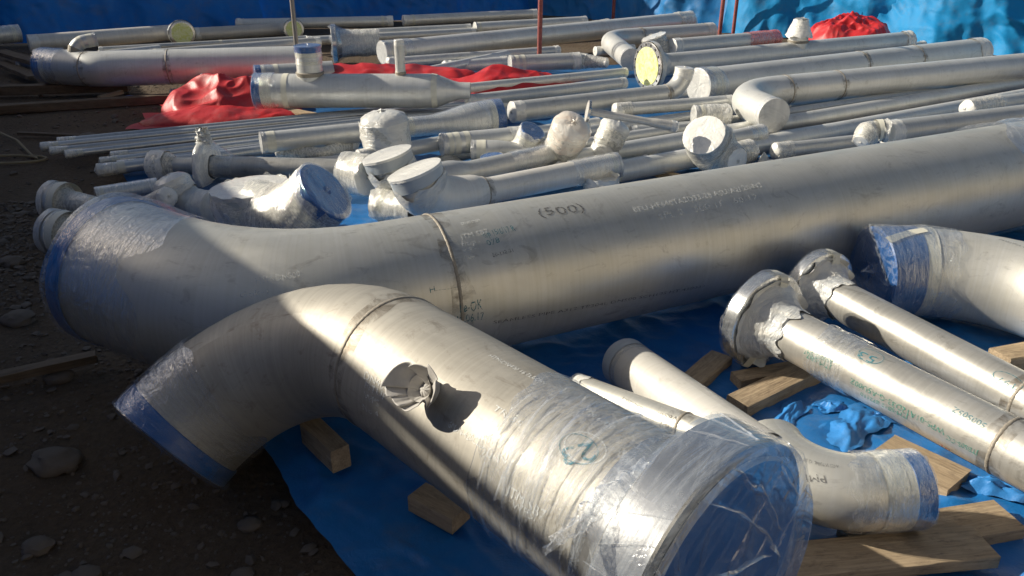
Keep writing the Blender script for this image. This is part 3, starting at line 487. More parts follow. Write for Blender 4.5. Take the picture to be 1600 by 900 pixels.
{'n': 'pipe_fitting', 'l': 'white knob of film behind the bend of the biggest pipe', 'cat': 'fitting', 'g': 'wrapped fittings behind the biggest pipe', 'r': 0.0467, 'p': [(-1.92, 4.02, 0.077), (-1.702, 3.83, 0.2)], 'e0': 'w', 'e1': 'D', 'steel': 'steel', 'wrap': [(0.0, 0.314, 'milky')]},
{'n': 'pipe_fitting', 'l': 'pale end in loose film behind the big blue disc', 'cat': 'fitting', 'g': 'wrapped fittings behind the biggest pipe', 'r': 0.08, 'p': [(-0.7, 4.023, 0.1), (-0.489, 3.924, 0.1)], 'e0': 'f', 'e1': 'none', 'steel': 'steel', 'wrap': [(0.0, 0.233, 'milky')]},
{'n': 'pipe_fitting', 'l': 'small film topped stub peeping over the biggest pipe at centre', 'cat': 'fitting', 'g': 'wrapped fittings behind the biggest pipe', 'r': 0.0924, 'p': [(0.497, 4.312, 0.06), (0.495, 4.312, 0.123)], 'e0': 'w', 'e1': 'U', 'steel': 'steel', 'wrap': [(0.0, 0.063, 'milky')]},
{'n': 'straight_pipe', 'l': 'plain pipe close behind the front milky topped elbow, mostly hidden', 'cat': 'pipe', 'g': 'plain pipes filling the rows between the wrapped pieces', 'r': 0.0342, 'p': [(-0.342, 4.127, 0.064), (0.843, 4.958, 0.064)], 'e0': 'w', 'e1': 'w', 'steel': 'steel'},
{'n': 'straight_pipe', 'l': 'plain pipe under the fat white wrapped elbow', 'cat': 'pipe', 'g': 'plain pipes filling the rows between the wrapped pieces', 'r': 0.0345, 'p': [(-0.115, 4.723, 0.085), (1.222, 5.57, 0.085)], 'e0': 'w', 'e1': 'w', 'steel': 'steel'},
{'n': 'straight_pipe', 'l': 'plain pipe from the flaring blue disc towards the lollipop flange', 'cat': 'pipe', 'g': 'plain pipes filling the rows between the wrapped pieces', 'r': 0.0385, 'p': [(-0.043, 5.35, 0.118), (0.612, 5.708, 0.118)], 'e0': 'w', 'e1': 'w', 'steel': 'steel'},
{'n': 'straight_pipe', 'l': 'plain pipe beneath the mouth of the open elbow', 'cat': 'pipe', 'g': 'plain pipes filling the rows between the wrapped pieces', 'r': 0.0436, 'p': [(1.551, 6.138, 0.084), (2.816, 6.788, 0.084)], 'e0': 'w', 'e1': 'w', 'steel': 'steel'},
{'n': 'straight_pipe', 'l': 'plain pipe running behind the white bulb wrapped valve', 'cat': 'pipe', 'g': 'plain pipes filling the rows between the wrapped pieces', 'r': 0.0393, 'p': [(1.814, 5.468, 0.079), (3.37, 6.286, 0.079)], 'e0': 'w', 'e1': 'w', 'steel': 'steel'},
{'n': 'straight_pipe', 'l': 'plain pipe under the dumbbell piece with white ends', 'cat': 'pipe', 'g': 'plain pipes filling the rows between the wrapped pieces', 'r': 0.035, 'p': [(-1.498, 4.788, 0.065), (-0.891, 5.013, 0.065)], 'e0': 'w', 'e1': 'w', 'steel': 'steel'},
{'n': 'straight_pipe', 'l': 'plain pipe behind the pointed red tarpaulin', 'cat': 'pipe', 'g': 'plain pipes filling the rows between the wrapped pieces', 'r': 0.0456, 'p': [(-0.913, 7.365, 0.146), (0.0, 8.566, 0.146)], 'e0': 'w', 'e1': 'w', 'steel': 'steel'},
{'n': 'straight_pipe', 'l': 'plain thin pipe along the foot of the pair leading to the yellow flange', 'cat': 'pipe', 'g': 'plain pipes filling the rows between the wrapped pieces', 'r': 0.0297, 'p': [(0.0, 6.284, 0.09), (1.073, 6.862, 0.09)], 'e0': 'w', 'e1': 'w', 'steel': 'steel'},
{'n': 'straight_pipe', 'l': 'plain pipe just left of the foil capped pipe, under the upturned elbow', 'cat': 'pipe', 'g': 'plain pipes filling the rows between the wrapped pieces', 'r': 0.0406, 'p': [(0.507, 6.463, 0.101), (1.506, 6.757, 0.101)], 'e0': 'w', 'e1': 'w', 'steel': 'steel'},
{'n': 'straight_pipe', 'l': 'plain pipe at right between the long pair and the heavy open elbow', 'cat': 'pipe', 'g': 'plain pipes filling the rows between the wrapped pieces', 'r': 0.0455, 'p': [(2.176, 6.44, 0.096), (5.086, 7.834, 0.096)], 'e0': 'w', 'e1': 'w', 'steel': 'steel'},
{'n': 'straight_pipe', 'l': 'plain thin pipe behind the torn white reducer', 'cat': 'pipe', 'g': 'plain pipes filling the rows between the wrapped pieces', 'r': 0.0467, 'p': [(0.867, 8.724, 0.147), (1.291, 8.896, 0.147)], 'e0': 'w', 'e1': 'w', 'steel': 'steel'},
{'n': 'straight_pipe', 'l': 'plain pipe between the capped pipe pair and the rear milky topped elbow', 'cat': 'pipe', 'g': 'plain pipes filling the rows between the wrapped pieces', 'r': 0.031, 'p': [(-0.62, 4.768, 0.071), (0.0, 5.299, 0.071)], 'e0': 'w', 'e1': 'w', 'steel': 'steel'},
{'n': 'straight_pipe', 'l': 'long pipe nearest the biggest pipe, running from the leaning stub to the right edge', 'cat': 'pipe', 'g': 'long parallel pipes behind the biggest pipe', 'r': 0.0624, 'p': [(0.477, 4.497, 0.102), (4.511, 6.878, 0.102)], 'e0': 'w', 'e1': 'none', 'steel': 'steel', 'tape': [0.132]},
{'n': 'straight_pipe', 'l': 'long pipe second from the biggest pipe, passing above the ball shaped fitting', 'cat': 'pipe', 'g': 'long parallel pipes behind the biggest pipe', 'r': 0.0576, 'p': [(0.307, 4.745, 0.118), (4.816, 7.394, 0.118)], 'e0': 'w', 'e1': 'w', 'steel': 'steel'},
{'n': 'straight_pipe', 'l': 'long pipe third from the biggest pipe, under the big open elbow', 'cat': 'pipe', 'g': 'long parallel pipes behind the biggest pipe', 'r': 0.0359, 'p': [(0.24, 4.965, 0.136), (4.351, 7.236, 0.136)], 'e0': 'w', 'e1': 'D', 'steel': 'steel'},
{'n': 'straight_pipe', 'l': 'mid length pipe with white wrapped left end under the lollipop shaped flange', 'cat': 'pipe', 'g': 'steel pipe spools laid out in the yard', 'r': 0.0458, 'p': [(0.742, 5.812, 0.186), (1.64, 6.111, 0.186)], 'e0': 'D', 'e1': 'w', 'steel': 'steel', 'wrap': [(0.0, 0.116, 'milky')]},
{'n': 'straight_pipe', 'l': 'dull pipe just below the one with white wrapped left end', 'cat': 'pipe', 'g': 'steel pipe spools laid out in the yard', 'r': 0.0406, 'p': [(-0.406, 5.034, 0.101), (1.428, 6.022, 0.101)], 'e0': 'w', 'e1': 'w', 'steel': 'steel'},
{'n': 'straight_pipe', 'l': 'thinner dull pipe between capped stubs and the long pair', 'cat': 'pipe', 'g': 'steel pipe spools laid out in the yard', 'r': 0.0406, 'p': [(0.835, 5.661, 0.071), (1.436, 5.829, 0.071)], 'e0': 'w', 'e1': 'w', 'steel': 'steel'},
{'n': 'elbow_pipe', 'l': 'long pipe with upturned elbow at its right end before the yellow disc', 'cat': 'pipe', 'g': 'steel pipe spools laid out in the yard', 'r': 0.0712, 'p': [(0.0, 5.639, 0.211), (1.302, 6.315, 0.211), (1.315, 6.315, 0.395)], 'e0': 'w', 'e1': 'w', 'steel': 'steel', 'bf': 1.2, 'weld': [1.32]},
{'n': 'elbow_pipe', 'l': 'heavy pipe from the right edge ending in an open elbow turned to the camera', 'cat': 'pipe', 'g': 'steel pipe spools laid out in the yard', 'r': 0.1136, 'p': [(4.886, 7.385, 0.254), (1.588, 5.968, 0.254), (1.728, 5.359, 0.254)], 'e0': 'none', 'e1': 'S', 'steel': 'steel', 'bf': 2.1, 'weld': [3.093, 2.598]},
{'n': 'straight_pipe', 'l': 'thick pipe with crinkled foil-like cap facing left, behind the open elbow', 'cat': 'pipe', 'g': 'steel pipe spools laid out in the yard', 'r': 0.1369, 'p': [(1.48, 6.51, 0.217), (4.576, 8.19, 0.217)], 'e0': 'f', 'e1': 'w', 'steel': 'steel', 'tape': [0.131], 'weld': [1.808, 2.534], 'wrap': [(0.0, 0.168, 'clear')]},
{'n': 'flanged_pipe', 'l': 'pipe with large bolted flange and bright yellow cover facing left', 'cat': 'pipe', 'g': 'steel pipe spools laid out in the yard', 'r': 0.096, 'p': [(1.231, 7.326, 0.236), (4.149, 8.822, 0.236)], 'e0': 'Y', 'e1': 'D', 'steel': 'steel', 'br': [{'p': [(2.759, 8.11, 0.236), (2.759, 8.11, 0.456)], 'r': 0.092, 'e1': 'C', 'bf': 1.5}], 'special': 'yellow', 'fl': (2.15, 0.5)},
{'n': 'pipe_fitting', 'l': 'milky capped stub peeping over the big yellow flange', 'cat': 'fitting', 'g': 'steel pipe spools laid out in the yard', 'r': 0.1182, 'p': [(1.511, 8.566, 0.12), (1.444, 8.566, 0.31)], 'e0': 'w', 'e1': 'U', 'steel': 'steel', 'wrap': [(0.0, 0.201, 'milky')]},
{'n': 'straight_pipe', 'l': 'pipe with red tinted film on its right end, near the red heap', 'cat': 'pipe', 'g': 'steel pipe spools laid out in the yard', 'r': 0.084, 'p': [(1.616, 8.467, 0.224), (2.847, 9.094, 0.224)], 'e0': 'w', 'e1': 'R', 'steel': 'steel', 'wrap': [(0.963, 1.382, 'pink')]},
{'n': 'straight_pipe', 'l': 'thin pipe between the yellow flanged pipe and the foil capped pipe, white right end', 'cat': 'pipe', 'g': 'steel pipe spools laid out in the yard', 'r': 0.0509, 'p': [(2.896, 8.295, 0.151), (4.43, 9.045, 0.151)], 'e0': 'w', 'e1': 'D', 'steel': 'steel'},
{'n': 'elbow_pipe', 'l': 'pipe with elbow bent to the camera, left of the yellow flange', 'cat': 'pipe', 'g': 'steel pipe spools laid out in the yard', 'r': 0.102, 'p': [(2.272, 9.613, 0.222), (1.014, 9.014, 0.222), (1.107, 7.748, 0.222)], 'e0': 'w', 'e1': 'S', 'steel': 'steel', 'bf': 2.0, 'weld': [0.97]},
{'n': 'pipe_fitting', 'l': 'white rounded wrapped end at the foot of the bright tarp by the red heap', 'cat': 'fitting', 'g': 'steel pipe spools laid out in the yard', 'r': 0.0663, 'p': [(4.017, 9.693, 0.126), (4.323, 9.899, 0.126)], 'e0': 'D', 'e1': 'D', 'steel': 'steel', 'wrap': [(0.0, 0.369, 'milky')]},
{'n': 'pipe_fitting', 'l': 'low pale wrapped piece at the foot of the bright tarp, right of the rounded end', 'cat': 'fitting', 'g': 'steel pipe spools laid out in the yard', 'r': 0.0445, 'p': [(4.339, 9.747, 0.104), (4.598, 9.747, 0.104)], 'e0': 'D', 'e1': 'D', 'steel': 'steel', 'wrap': [(0.0, 0.26, 'milky')]},
{'n': 'straight_pipe', 'l': 'fat capped pipe running right to a white domed end under the tarp wall', 'cat': 'pipe', 'g': 'steel pipe spools laid out in the yard', 'r': 0.1074, 'p': [(-1.282, 8.251, 0.207), (2.259, 10.791, 0.207)], 'e0': 'f', 'e1': 'none', 'steel': 'steel', 'tape': [0.2], 'wrap': [(0.0, 0.307, 'clear'), (4.104, 4.358, 'milky')], 'special': 'domeend'},
{'n': 'straight_pipe', 'l': 'dull pipe behind the slim upright nozzle, white wrapped left elbow', 'cat': 'pipe', 'g': 'steel pipe spools laid out in the yard', 'r': 0.0493, 'p': [(-1.189, 8.008, 0.149), (0.482, 8.75, 0.149)], 'e0': 'D', 'e1': 'D', 'steel': 'steel'},
{'n': 'straight_pipe', 'l': 'short pipe partly covered by the pointed red tarp', 'cat': 'pipe', 'g': 'steel pipe spools laid out in the yard', 'r': 0.0609, 'p': [(-0.639, 7.893, 0.121), (-0.05, 8.178, 0.121)], 'e0': 'D', 'e1': 'w', 'steel': 'steel'},
{'n': 'straight_pipe', 'l': 'short capped pipe left of the rusty post, its cap facing left', 'cat': 'pipe', 'g': 'steel pipe spools laid out in the yard', 'r': 0.0789, 'p': [(-0.018, 7.88, 0.159), (0.65, 8.059, 0.159)], 'e0': 'f', 'e1': 'w', 'steel': 'steel', 'tape': [0.12]},
{'n': 'pipe_fitting', 'l': 'white torn wrap on a small reducer right of the short capped pipe', 'cat': 'fitting', 'g': 'steel pipe spools laid out in the yard', 'r': 0.0687, 'p': [(0.655, 8.121, 0.149), (0.912, 8.012, 0.149)], 'e0': 'w', 'e1': 'D', 'steel': 'steel', 'wrap': [(0.0, 0.279, 'milky')], 'radii': [(0.0, 0.0687), (0.279, 0.0412)]},
{'n': 'straight_pipe', 'l': 'upper bare pipe of the pair running to the yellow flange', 'cat': 'pipe', 'g': 'steel pipe spools laid out in the yard', 'r': 0.0407, 'p': [(-0.559, 6.515, 0.181), (1.008, 7.325, 0.181)], 'e0': 'w', 'e1': 'w', 'steel': 'steel'},
{'n': 'straight_pipe', 'l': 'lower bare pipe of the pair running to the yellow flange', 'cat': 'pipe', 'g': 'steel pipe spools laid out in the yard', 'r': 0.0486, 'p': [(-0.34, 6.192, 0.169), (0.943, 6.893, 0.169)], 'e0': 'w', 'e1': 'w', 'steel': 'steel'},
{'n': 'elbow_pipe', 'l': 'pipe header with blue left cap, thick upright blue topped nozzle and slim nozzle', 'cat': 'pipe', 'g': 'steel pipe spools laid out in the yard', 'r': 0.1257, 'p': [(-1.924, 6.192, 0.246), (-0.314, 6.192, 0.246)], 'e0': 'B', 'e1': 'none', 'steel': 'steel', 'tape': [0.111, 0.231, 1.344], 'wrap': [(0.0, 0.135, 'clear')], 'radii': [(0.0, 0.1257), (1.32, 0.1257), (1.546, 0.0628), (1.609, 0.0628)], 'br': [{'p': [(-1.511, 6.192, 0.246), (-1.511, 6.192, 0.573)], 'r': 0.0945, 'e1': 'B', 'bf': 1}, {'p': [(-0.833, 6.192, 0.246), (-0.833, 6.192, 0.619)], 'r': 0.0377, 'e1': 'w', 'bf': 1}], 'special': 'header'},
{'n': 'straight_pipe', 'l': 'pipe peeping over the nozzled header at its left end', 'cat': 'pipe', 'g': 'steel pipe spools laid out in the yard', 'r': 0.1008, 'p': [(-2.121, 6.839, 0.221), (-1.531, 7.071, 0.221)], 'e0': 'B', 'e1': 'none', 'steel': 'steel', 'tape': [0.165]},
{'n': 'flanged_pipe', 'l': 'stout pipe with white film covered flange just right of the blue topped nozzle', 'cat': 'pipe', 'g': 'steel pipe spools laid out in the yard', 'r': 0.1261, 'p': [(-1.819, 8.711, 0.226), (-1.394, 8.8, 0.226)], 'e0': 'P', 'e1': 'none', 'steel': 'steel', 'wrap': [(0.0, 0.434, 'milky')], 'special': 'whiteflange', 'fl': (1.5, 0.35)},
{'n': 'straight_pipe', 'l': 'slender pipe under the far capped one, passing behind the white flange', 'cat': 'pipe', 'g': 'steel pipe spools laid out in the yard', 'r': 0.0502, 'p': [(-2.295, 9.425, 0.15), (-0.446, 10.157, 0.15)], 'e0': 'w', 'e1': 'w', 'steel': 'steel'},
{'n': 'straight_pipe', 'l': 'capped pipe with white disc facing left near the rusty post, far row', 'cat': 'pipe', 'g': 'steel pipe spools laid out in the yard', 'r': 0.0694, 'p': [(-0.447, 10.197, 0.189), (0.937, 10.811, 0.189)], 'e0': 'f', 'e1': 'w', 'steel': 'steel'},
{'n': 'pipe_fitting', 'l': 'small white dome at the foot of the bright tarp, left of the far post', 'cat': 'fitting', 'g': 'steel pipe spools laid out in the yard', 'r': 0.0663, 'p': [(1.036, 10.973, 0.106), (1.271, 11.231, 0.106)], 'e0': 'D', 'e1': 'D', 'steel': 'steel', 'wrap': [(0.0, 0.349, 'milky')]},
{'n': 'straight_pipe', 'l': 'far pipe with a milky taped right end, left of the gap in the farthest row', 'cat': 'pipe', 'g': 'steel pipe spools laid out in the yard', 'r': 0.0638, 'p': [(-3.32, 10.278, 0.224), (-1.484, 10.588, 0.224)], 'e0': 'D', 'e1': 'w', 'steel': 'steel', 'tape': [1.735]},
{'n': 'straight_pipe', 'l': 'far pipe right of the gap in the farthest row, ending by the rusty post', 'cat': 'pipe', 'g': 'steel pipe spools laid out in the yard', 'r': 0.0642, 'p': [(-1.364, 10.649, 0.224), (0.323, 11.334, 0.224)], 'e0': 'w', 'e1': 'w', 'steel': 'steel', 'tape': [0.123]},
{'n': 'straight_pipe', 'l': 'mid far pipe crossing behind the slim upright nozzle', 'cat': 'pipe', 'g': 'steel pipe spools laid out in the yard', 'r': 0.0519, 'p': [(-1.965, 9.776, 0.172), (-0.508, 10.334, 0.172)], 'e0': 'w', 'e1': 'w', 'steel': 'steel'},
{'n': 'flanged_pipe', 'l': 'far left pipe ending right in a flange with dull yellow disc', 'cat': 'pipe', 'g': 'steel pipe spools laid out in the yard', 'r': 0.0888, 'p': [(-5.159, 8.968, 0.189), (-3.886, 9.864, 0.189), (-3.756, 9.604, 0.209)], 'e0': 'w', 'e1': 'Y', 'steel': 'steel_pale', 'bf': 1.0, 'fl': (1.6, 0.4)},
{'n': 'flanged_pipe', 'l': 'far pipe between two yellow discs, its own disc behind the grey post', 'cat': 'pipe', 'g': 'steel pipe spools laid out in the yard', 'r': 0.074, 'p': [(-3.702, 9.761, 0.174), (-2.7, 10.259, 0.174), (-2.6, 10.059, 0.194)], 'e0': 'w', 'e1': 'Y', 'steel': 'steel_pale', 'bf': 1.0, 'fl': (1.6, 0.4)},
{'n': 'straight_pipe', 'l': 'pipe with grey disc facing the camera, above the bend with side nozzle', 'cat': 'pipe', 'g': 'steel pipe spools laid out in the yard', 'r': 0.0563, 'p': [(-3.529, 8.165, 0.196), (-2.058, 9.008, 0.196)], 'e0': 'f', 'e1': 'w', 'steel': 'steel'},
{'n': 'straight_pipe', 'l': 'thin far pipe with white collar above the grey disc', 'cat': 'pipe', 'g': 'steel pipe spools laid out in the yard', 'r': 0.0335, 'p': [(-4.321, 8.765, 0.153), (-2.335, 9.6, 0.153)], 'e0': 'w', 'e1': 'w', 'steel': 'steel', 'tape': [1.215]},
{'n': 'elbow_pipe', 'l': 'heavy pipe at far left with blue filmed end and small side elbow on top', 'cat': 'pipe', 'g': 'steel pipe spools laid out in the yard', 'r': 0.148, 'p': [(-4.071, 7.256, 0.248), (-3.562, 7.099, 0.248), (-1.712, 7.419, 0.248)], 'e0': 'B', 'e1': 'none', 'steel': 'steel', 'weld': [0.462, 1.135], 'wrap': [(0.0, 0.221, 'clear')], 'br': [{'p': [(-3.744, 7.155, 0.248), (-3.744, 7.155, 0.452), (-3.584, 7.255, 0.472)], 'r': 0.0552, 'e1': 'f', 'bf': 1.0}]},
{'n': 'straight_pipe', 'l': 'curved pale pipe top seen behind the heavy bend', 'cat': 'pipe', 'g': 'steel pipe spools laid out in the yard', 'r': 0.0392, 'p': [(-4.214, 8.526, 0.139), (-3.758, 8.945, 0.139)], 'e0': 'D', 'e1': 'w', 'steel': 'steel'},
{'n': 'flanged_pipe', 'l': 'little shaded pipe with cone end, left of the heavy bend', 'cat': 'pipe', 'g': 'steel pipe spools laid out in the yard', 'r': 0.0375, 'p': [(-4.779, 8.125, 0.118), (-4.456, 7.913, 0.118)], 'e0': 'f', 'e1': 'none', 'steel': 'steel', 'radii': [(0.0, 0.0676), (0.104, 0.0375)]},
{'n': 'straight_pipe', 'l': 'dark film wrapped pipe end at the top left corner', 'cat': 'pipe', 'g': 'steel pipe spools laid out in the yard', 'r': 0.0888, 'p': [(-5.258, 9.008, 0.289), (-5.64, 8.629, 0.289)], 'e0': 'f', 'e1': 'none', 'steel': 'steel', 'wrap': [(0.0, 0.184, 'clear')]},
{'n': 'pipe_fitting', 'l': 'small bent bracket of pipe leaning on the left red heap', 'cat': 'fitting', 'g': 'steel pipe spools laid out in the yard', 'r': 0.0223, 'p': [(-2.965, 7.138, 0.05), (-2.77, 7.043, 0.08), (-2.597, 6.957, 0.22)], 'e0': 'w', 'e1': 'w', 'steel': 'steel', 'bf': 1},
{'n': 'bundle_pipe', 'l': 'thin steel pipe of the bundle, backmost, its left end taped in film', 'cat': 'pipe', 'g': 'thin pipes bundled side by side left of centre', 'r': 0.0241, 'p': [(-3.047, 5.369, 0.074), (0.579, 7.073, 0.074)], 'e0': 'T', 'e1': 'w', 'steel': 'steel_thin', 'wrap': [(0.0, 0.106, 'clear')]},
{'n': 'bundle_pipe', 'l': 'thin steel pipe of the bundle, second from the back, its left end taped in film', 'cat': 'pipe', 'g': 'thin pipes bundled side by side left of centre', 'r': 0.0236, 'p': [(-3.092, 5.241, 0.074), (0.432, 6.915, 0.074)], 'e0': 'T', 'e1': 'w', 'steel': 'steel_thin', 'wrap': [(0.0, 0.102, 'clear')]},
{'n': 'bundle_pipe', 'l': 'thin steel pipe of the bundle, third from the back, its left end taped in film', 'cat': 'pipe', 'g': 'thin pipes bundled side by side left of centre', 'r': 0.0232, 'p': [(-2.977, 5.134, 0.073), (0.616, 6.839, 0.073)], 'e0': 'T', 'e1': 'w', 'steel': 'steel_thin', 'wrap': [(0.0, 0.105, 'clear')]},
{'n': 'bundle_pipe', 'l': 'thin steel pipe of the bundle, fourth from the back, its left end taped in film', 'cat': 'pipe', 'g': 'thin pipes bundled side by side left of centre', 'r': 0.0229, 'p': [(-2.841, 5.059, 0.073), (0.261, 6.641, 0.073)], 'e0': 'T', 'e1': 'w', 'steel': 'steel_thin', 'wrap': [(0.0, 0.101, 'clear')]},
{'n': 'bundle_pipe', 'l': 'thin steel pipe of the bundle, fifth from the back, its left end taped in film', 'cat': 'pipe', 'g': 'thin pipes bundled side by side left of centre', 'r': 0.0227, 'p': [(-2.538, 5.03, 0.073), (0.308, 6.521, 0.073)], 'e0': 'T', 'e1': 'w', 'steel': 'steel_thin', 'wrap': [(0.0, 0.103, 'clear')]},
{'n': 'bundle_pipe', 'l': 'thin steel pipe of the bundle, sixth from the back, its left end taped in film', 'cat': 'pipe', 'g': 'thin pipes bundled side by side left of centre', 'r': 0.0222, 'p': [(-2.549, 4.902, 0.072), (0.201, 6.363, 0.072)], 'e0': 'T', 'e1': 'w', 'steel': 'steel_thin', 'wrap': [(0.0, 0.105, 'clear')]},
{'n': 'bundle_pipe', 'l': 'thin steel pipe of the bundle, seventh from the back, its left end taped in film', 'cat': 'pipe', 'g': 'thin pipes bundled side by side left of centre', 'r': 0.022, 'p': [(-2.411, 4.833, 0.072), (0.0, 6.146, 0.072)], 'e0': 'T', 'e1': 'w', 'steel': 'steel_thin', 'wrap': [(0.0, 0.104, 'clear')]},
{'n': 'bundle_pipe', 'l': 'thin steel pipe of the bundle, eighth from the back, its left end taped in film', 'cat': 'pipe', 'g': 'thin pipes bundled side by side left of centre', 'r': 0.0345, 'p': [(-2.469, 4.703, 0.074), (-0.094, 5.931, 0.074)], 'e0': 'T', 'e1': 'w', 'steel': 'steel_thin', 'wrap': [(0.0, 0.1, 'clear')]}]
TIMBER=[
('timber_plank', 'timber beside the grey taped pipe end, pointing up right', 'timber under the pipes', (0.748, 2.528, 0.055), (0.421, 2.14, 0.055), 0.085, 0.05, 'wood'),
('timber_plank', 'short timber stub under the front flange, behind the slanting one', 'timber under the pipes', (0.759, 2.37, 0.055), (1.128, 2.492, 0.055), 0.07, 0.05, 'wood'),
('timber_plank', 'weathered timber slanting from below the front flange', 'timber under the pipes', (0.722, 2.208, 0.065), (1.222, 2.566, 0.065), 0.085, 0.06, 'wood'),
('timber_plank', 'wide pale board under the middle of the front flanged pipe', 'timber under the pipes', (1.104, 1.995, 0.05), (1.247, 1.825, 0.05), 0.145, 0.035, 'wood'),
('timber_plank', 'lowest board at the bottom right under the stubby elbow', 'timber under the pipes', (0.612, 1.486, 0.078), (1.168, 1.554, 0.078), 0.115, 0.035, 'wood'),
('timber_plank', 'board poking out behind the lowest board at the right edge, with a split corner', 'timber under the pipes', (0.855, 1.589, 0.052), (1.306, 1.685, 0.052), 0.115, 0.04, 'wood'),
('timber_plank', 'timber block at the right edge below the thick elbow', 'timber under the pipes', (1.696, 2.466, 0.09), (2.023, 2.568, 0.09), 0.09, 0.07, 'wood'),
('timber_plank', 'squared wooden block under the bend of the foreground pipe', 'timber under the pipes', (-0.602, 2.026, 0.115), (-0.485, 1.884, 0.115), 0.062, 0.075, 'wood'),
('timber_plank', 'split wooden block under the foreground pipe, half hidden', 'timber under the pipes', (-0.255, 1.755, 0.075), (-0.133, 1.663, 0.075), 0.075, 0.05, 'wood'),
('timber_plank', 'pale timber end poking out below the nozzled header', 'timber under the pipes', (-1.832, 6.463, 0.06), (-1.47, 6.198, 0.06), 0.09, 0.05, 'wood'),
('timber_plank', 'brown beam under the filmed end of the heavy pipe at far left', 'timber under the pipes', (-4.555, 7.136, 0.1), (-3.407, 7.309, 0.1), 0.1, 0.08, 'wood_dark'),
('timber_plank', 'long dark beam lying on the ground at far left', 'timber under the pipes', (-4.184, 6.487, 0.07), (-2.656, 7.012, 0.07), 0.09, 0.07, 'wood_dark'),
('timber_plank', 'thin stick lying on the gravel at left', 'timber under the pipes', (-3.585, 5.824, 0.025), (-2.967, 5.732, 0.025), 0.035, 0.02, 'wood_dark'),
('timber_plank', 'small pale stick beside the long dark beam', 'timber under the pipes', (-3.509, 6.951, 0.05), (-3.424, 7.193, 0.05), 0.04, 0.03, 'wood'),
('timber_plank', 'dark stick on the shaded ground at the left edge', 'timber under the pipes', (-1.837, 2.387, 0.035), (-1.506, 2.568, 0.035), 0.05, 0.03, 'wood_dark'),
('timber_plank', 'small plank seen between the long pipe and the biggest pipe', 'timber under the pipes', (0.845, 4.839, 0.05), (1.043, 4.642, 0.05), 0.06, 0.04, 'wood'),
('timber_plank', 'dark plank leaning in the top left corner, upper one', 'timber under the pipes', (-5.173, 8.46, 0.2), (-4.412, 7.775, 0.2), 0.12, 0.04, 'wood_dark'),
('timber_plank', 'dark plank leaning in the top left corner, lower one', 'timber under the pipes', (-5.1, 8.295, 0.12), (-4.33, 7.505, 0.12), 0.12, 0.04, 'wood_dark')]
# ---------------------------------------------------------------- setting: ground
U = np.array([.9014, .4329]); VV = np.array([-.4329, .9014])     # yard axes: along the pipes, across them
def ground_z(x, y):
    z = .035 * (nz(x * .45, y * .45, 3.) ) + .012 * nz(x * 2.1, y * 2.1, 7.)
    near_tip = math.exp(-(((x + 1.0) / .75) ** 2 + ((y - 1.75) / .7) ** 2)); left = 1 / (1 + math.exp((x + .9 + .25 * (y - 2)) * 5))
    return z * left - .085 * near_tip - .012
xs = np.r_[-90, -40, -20, -12, np.arange(-9, 8.01, .12), 12, 20, 40, 90]; ys = np.r_[-60, -20, -6, -2, np.arange(0, 15.01, .12), 20, 40, 90]
V = [(x, y, ground_z(x, y) if (-9 <= x <= 8 and 0 <= y <= 15) else -.012) for y in ys for x in xs]; nx = len(xs)
F = [(j * nx + i, j * nx + i + 1, (j + 1) * nx + i + 1, (j + 1) * nx + i) for j in range(len(ys) - 1) for i in range(nx - 1)]
g = mesh_obj('ground', V, F, 'dirt', smooth=60); g['kind'] = 'structure'; g['label'] = 'bare dark dirt yard strewn with gravel'

V = [(-60, -30, 0), (60, -30, 0), (60, -1.4, 0), (-60, -1.4, 0)]; V = [(x, y, -.006) for y in (-30, -12, -3.2) for x in np.linspace(-1, 60, 30)]  # pale strip added out of view for its warm reflection in the pipes
o = mesh_obj('bounce_ground', V, [(j * 30 + i, j * 30 + i + 1, (j + 1) * 30 + i + 1, (j + 1) * 30 + i) for j in range(2) for i in range(29)], 'bounce_ground', smooth=0); o['kind'] = 'structure'; o['label'] = 'pale ground strip added unseen behind the viewer to reflect light onto the pipes'
ICO = bmesh.new(); bmesh.ops.create_icosphere(ICO, subdivisions=1, radius=1); IV = np.array([v.co[:] for v in ICO.verts]); IF = [tuple(v.index for v in f.verts) for f in ICO.faces]
ICO2 = bmesh.new(); bmesh.ops.create_icosphere(ICO2, subdivisions=3, radius=1); IV2 = np.array([v.co[:] for v in ICO2.verts]); IF2 = [tuple(v.index for v in f.verts) for f in ICO2.faces]
def left_edge(y):
    return float(np.interp(y, [1.0, 1.3, 1.5, 1.6, 1.75, 1.9, 2.04, 2.6, 3.4, 4.2, 4.8, 6.2, 7.0, 9, 14], [-.02, -.22, -.38, -.46, -.58, -.67, -.76, -1.0, -1.6, -2.2, -2.45, -2.0, -2.9, -3.2, -4.0]))
V, F = [], []; rng = np.random.RandomState(4); cnt = 0
while cnt < 19000:
    if cnt < 14500: y = rng.uniform(.7, 4.4); x = rng.uniform(-3.2, left_edge(y) - .0)
    else: y = rng.uniform(4, 10); x = rng.uniform(-7, left_edge(y) + .2)
    if rng.rand() < .35 * (1 + nz(x * 1.3, y * 1.3, 5)) : cnt += 1; continue
    s = min(.022, .0038 * math.exp(rng.normal(.0, .60)) * (1 if y < 3 else 1.5)); sc3 = s * rng.uniform(.6, 1.3, 3) * np.array([1.2, 1.2, .75]); a = rng.uniform(0, 6.28)
    q = IV * (1 + rng.uniform(-.26, .26, (len(IV), 1))) * sc3; q = np.c_[q[:, 0] * cos(a) - q[:, 1] * sin(a), q[:, 0] * sin(a) + q[:, 1] * cos(a), q[:, 2]] + [x, y, ground_z(x, y) + s * .25]
    b = len(V); V += q.tolist(); F += [tuple(b + k for k in f) for f in IF]; cnt += 1
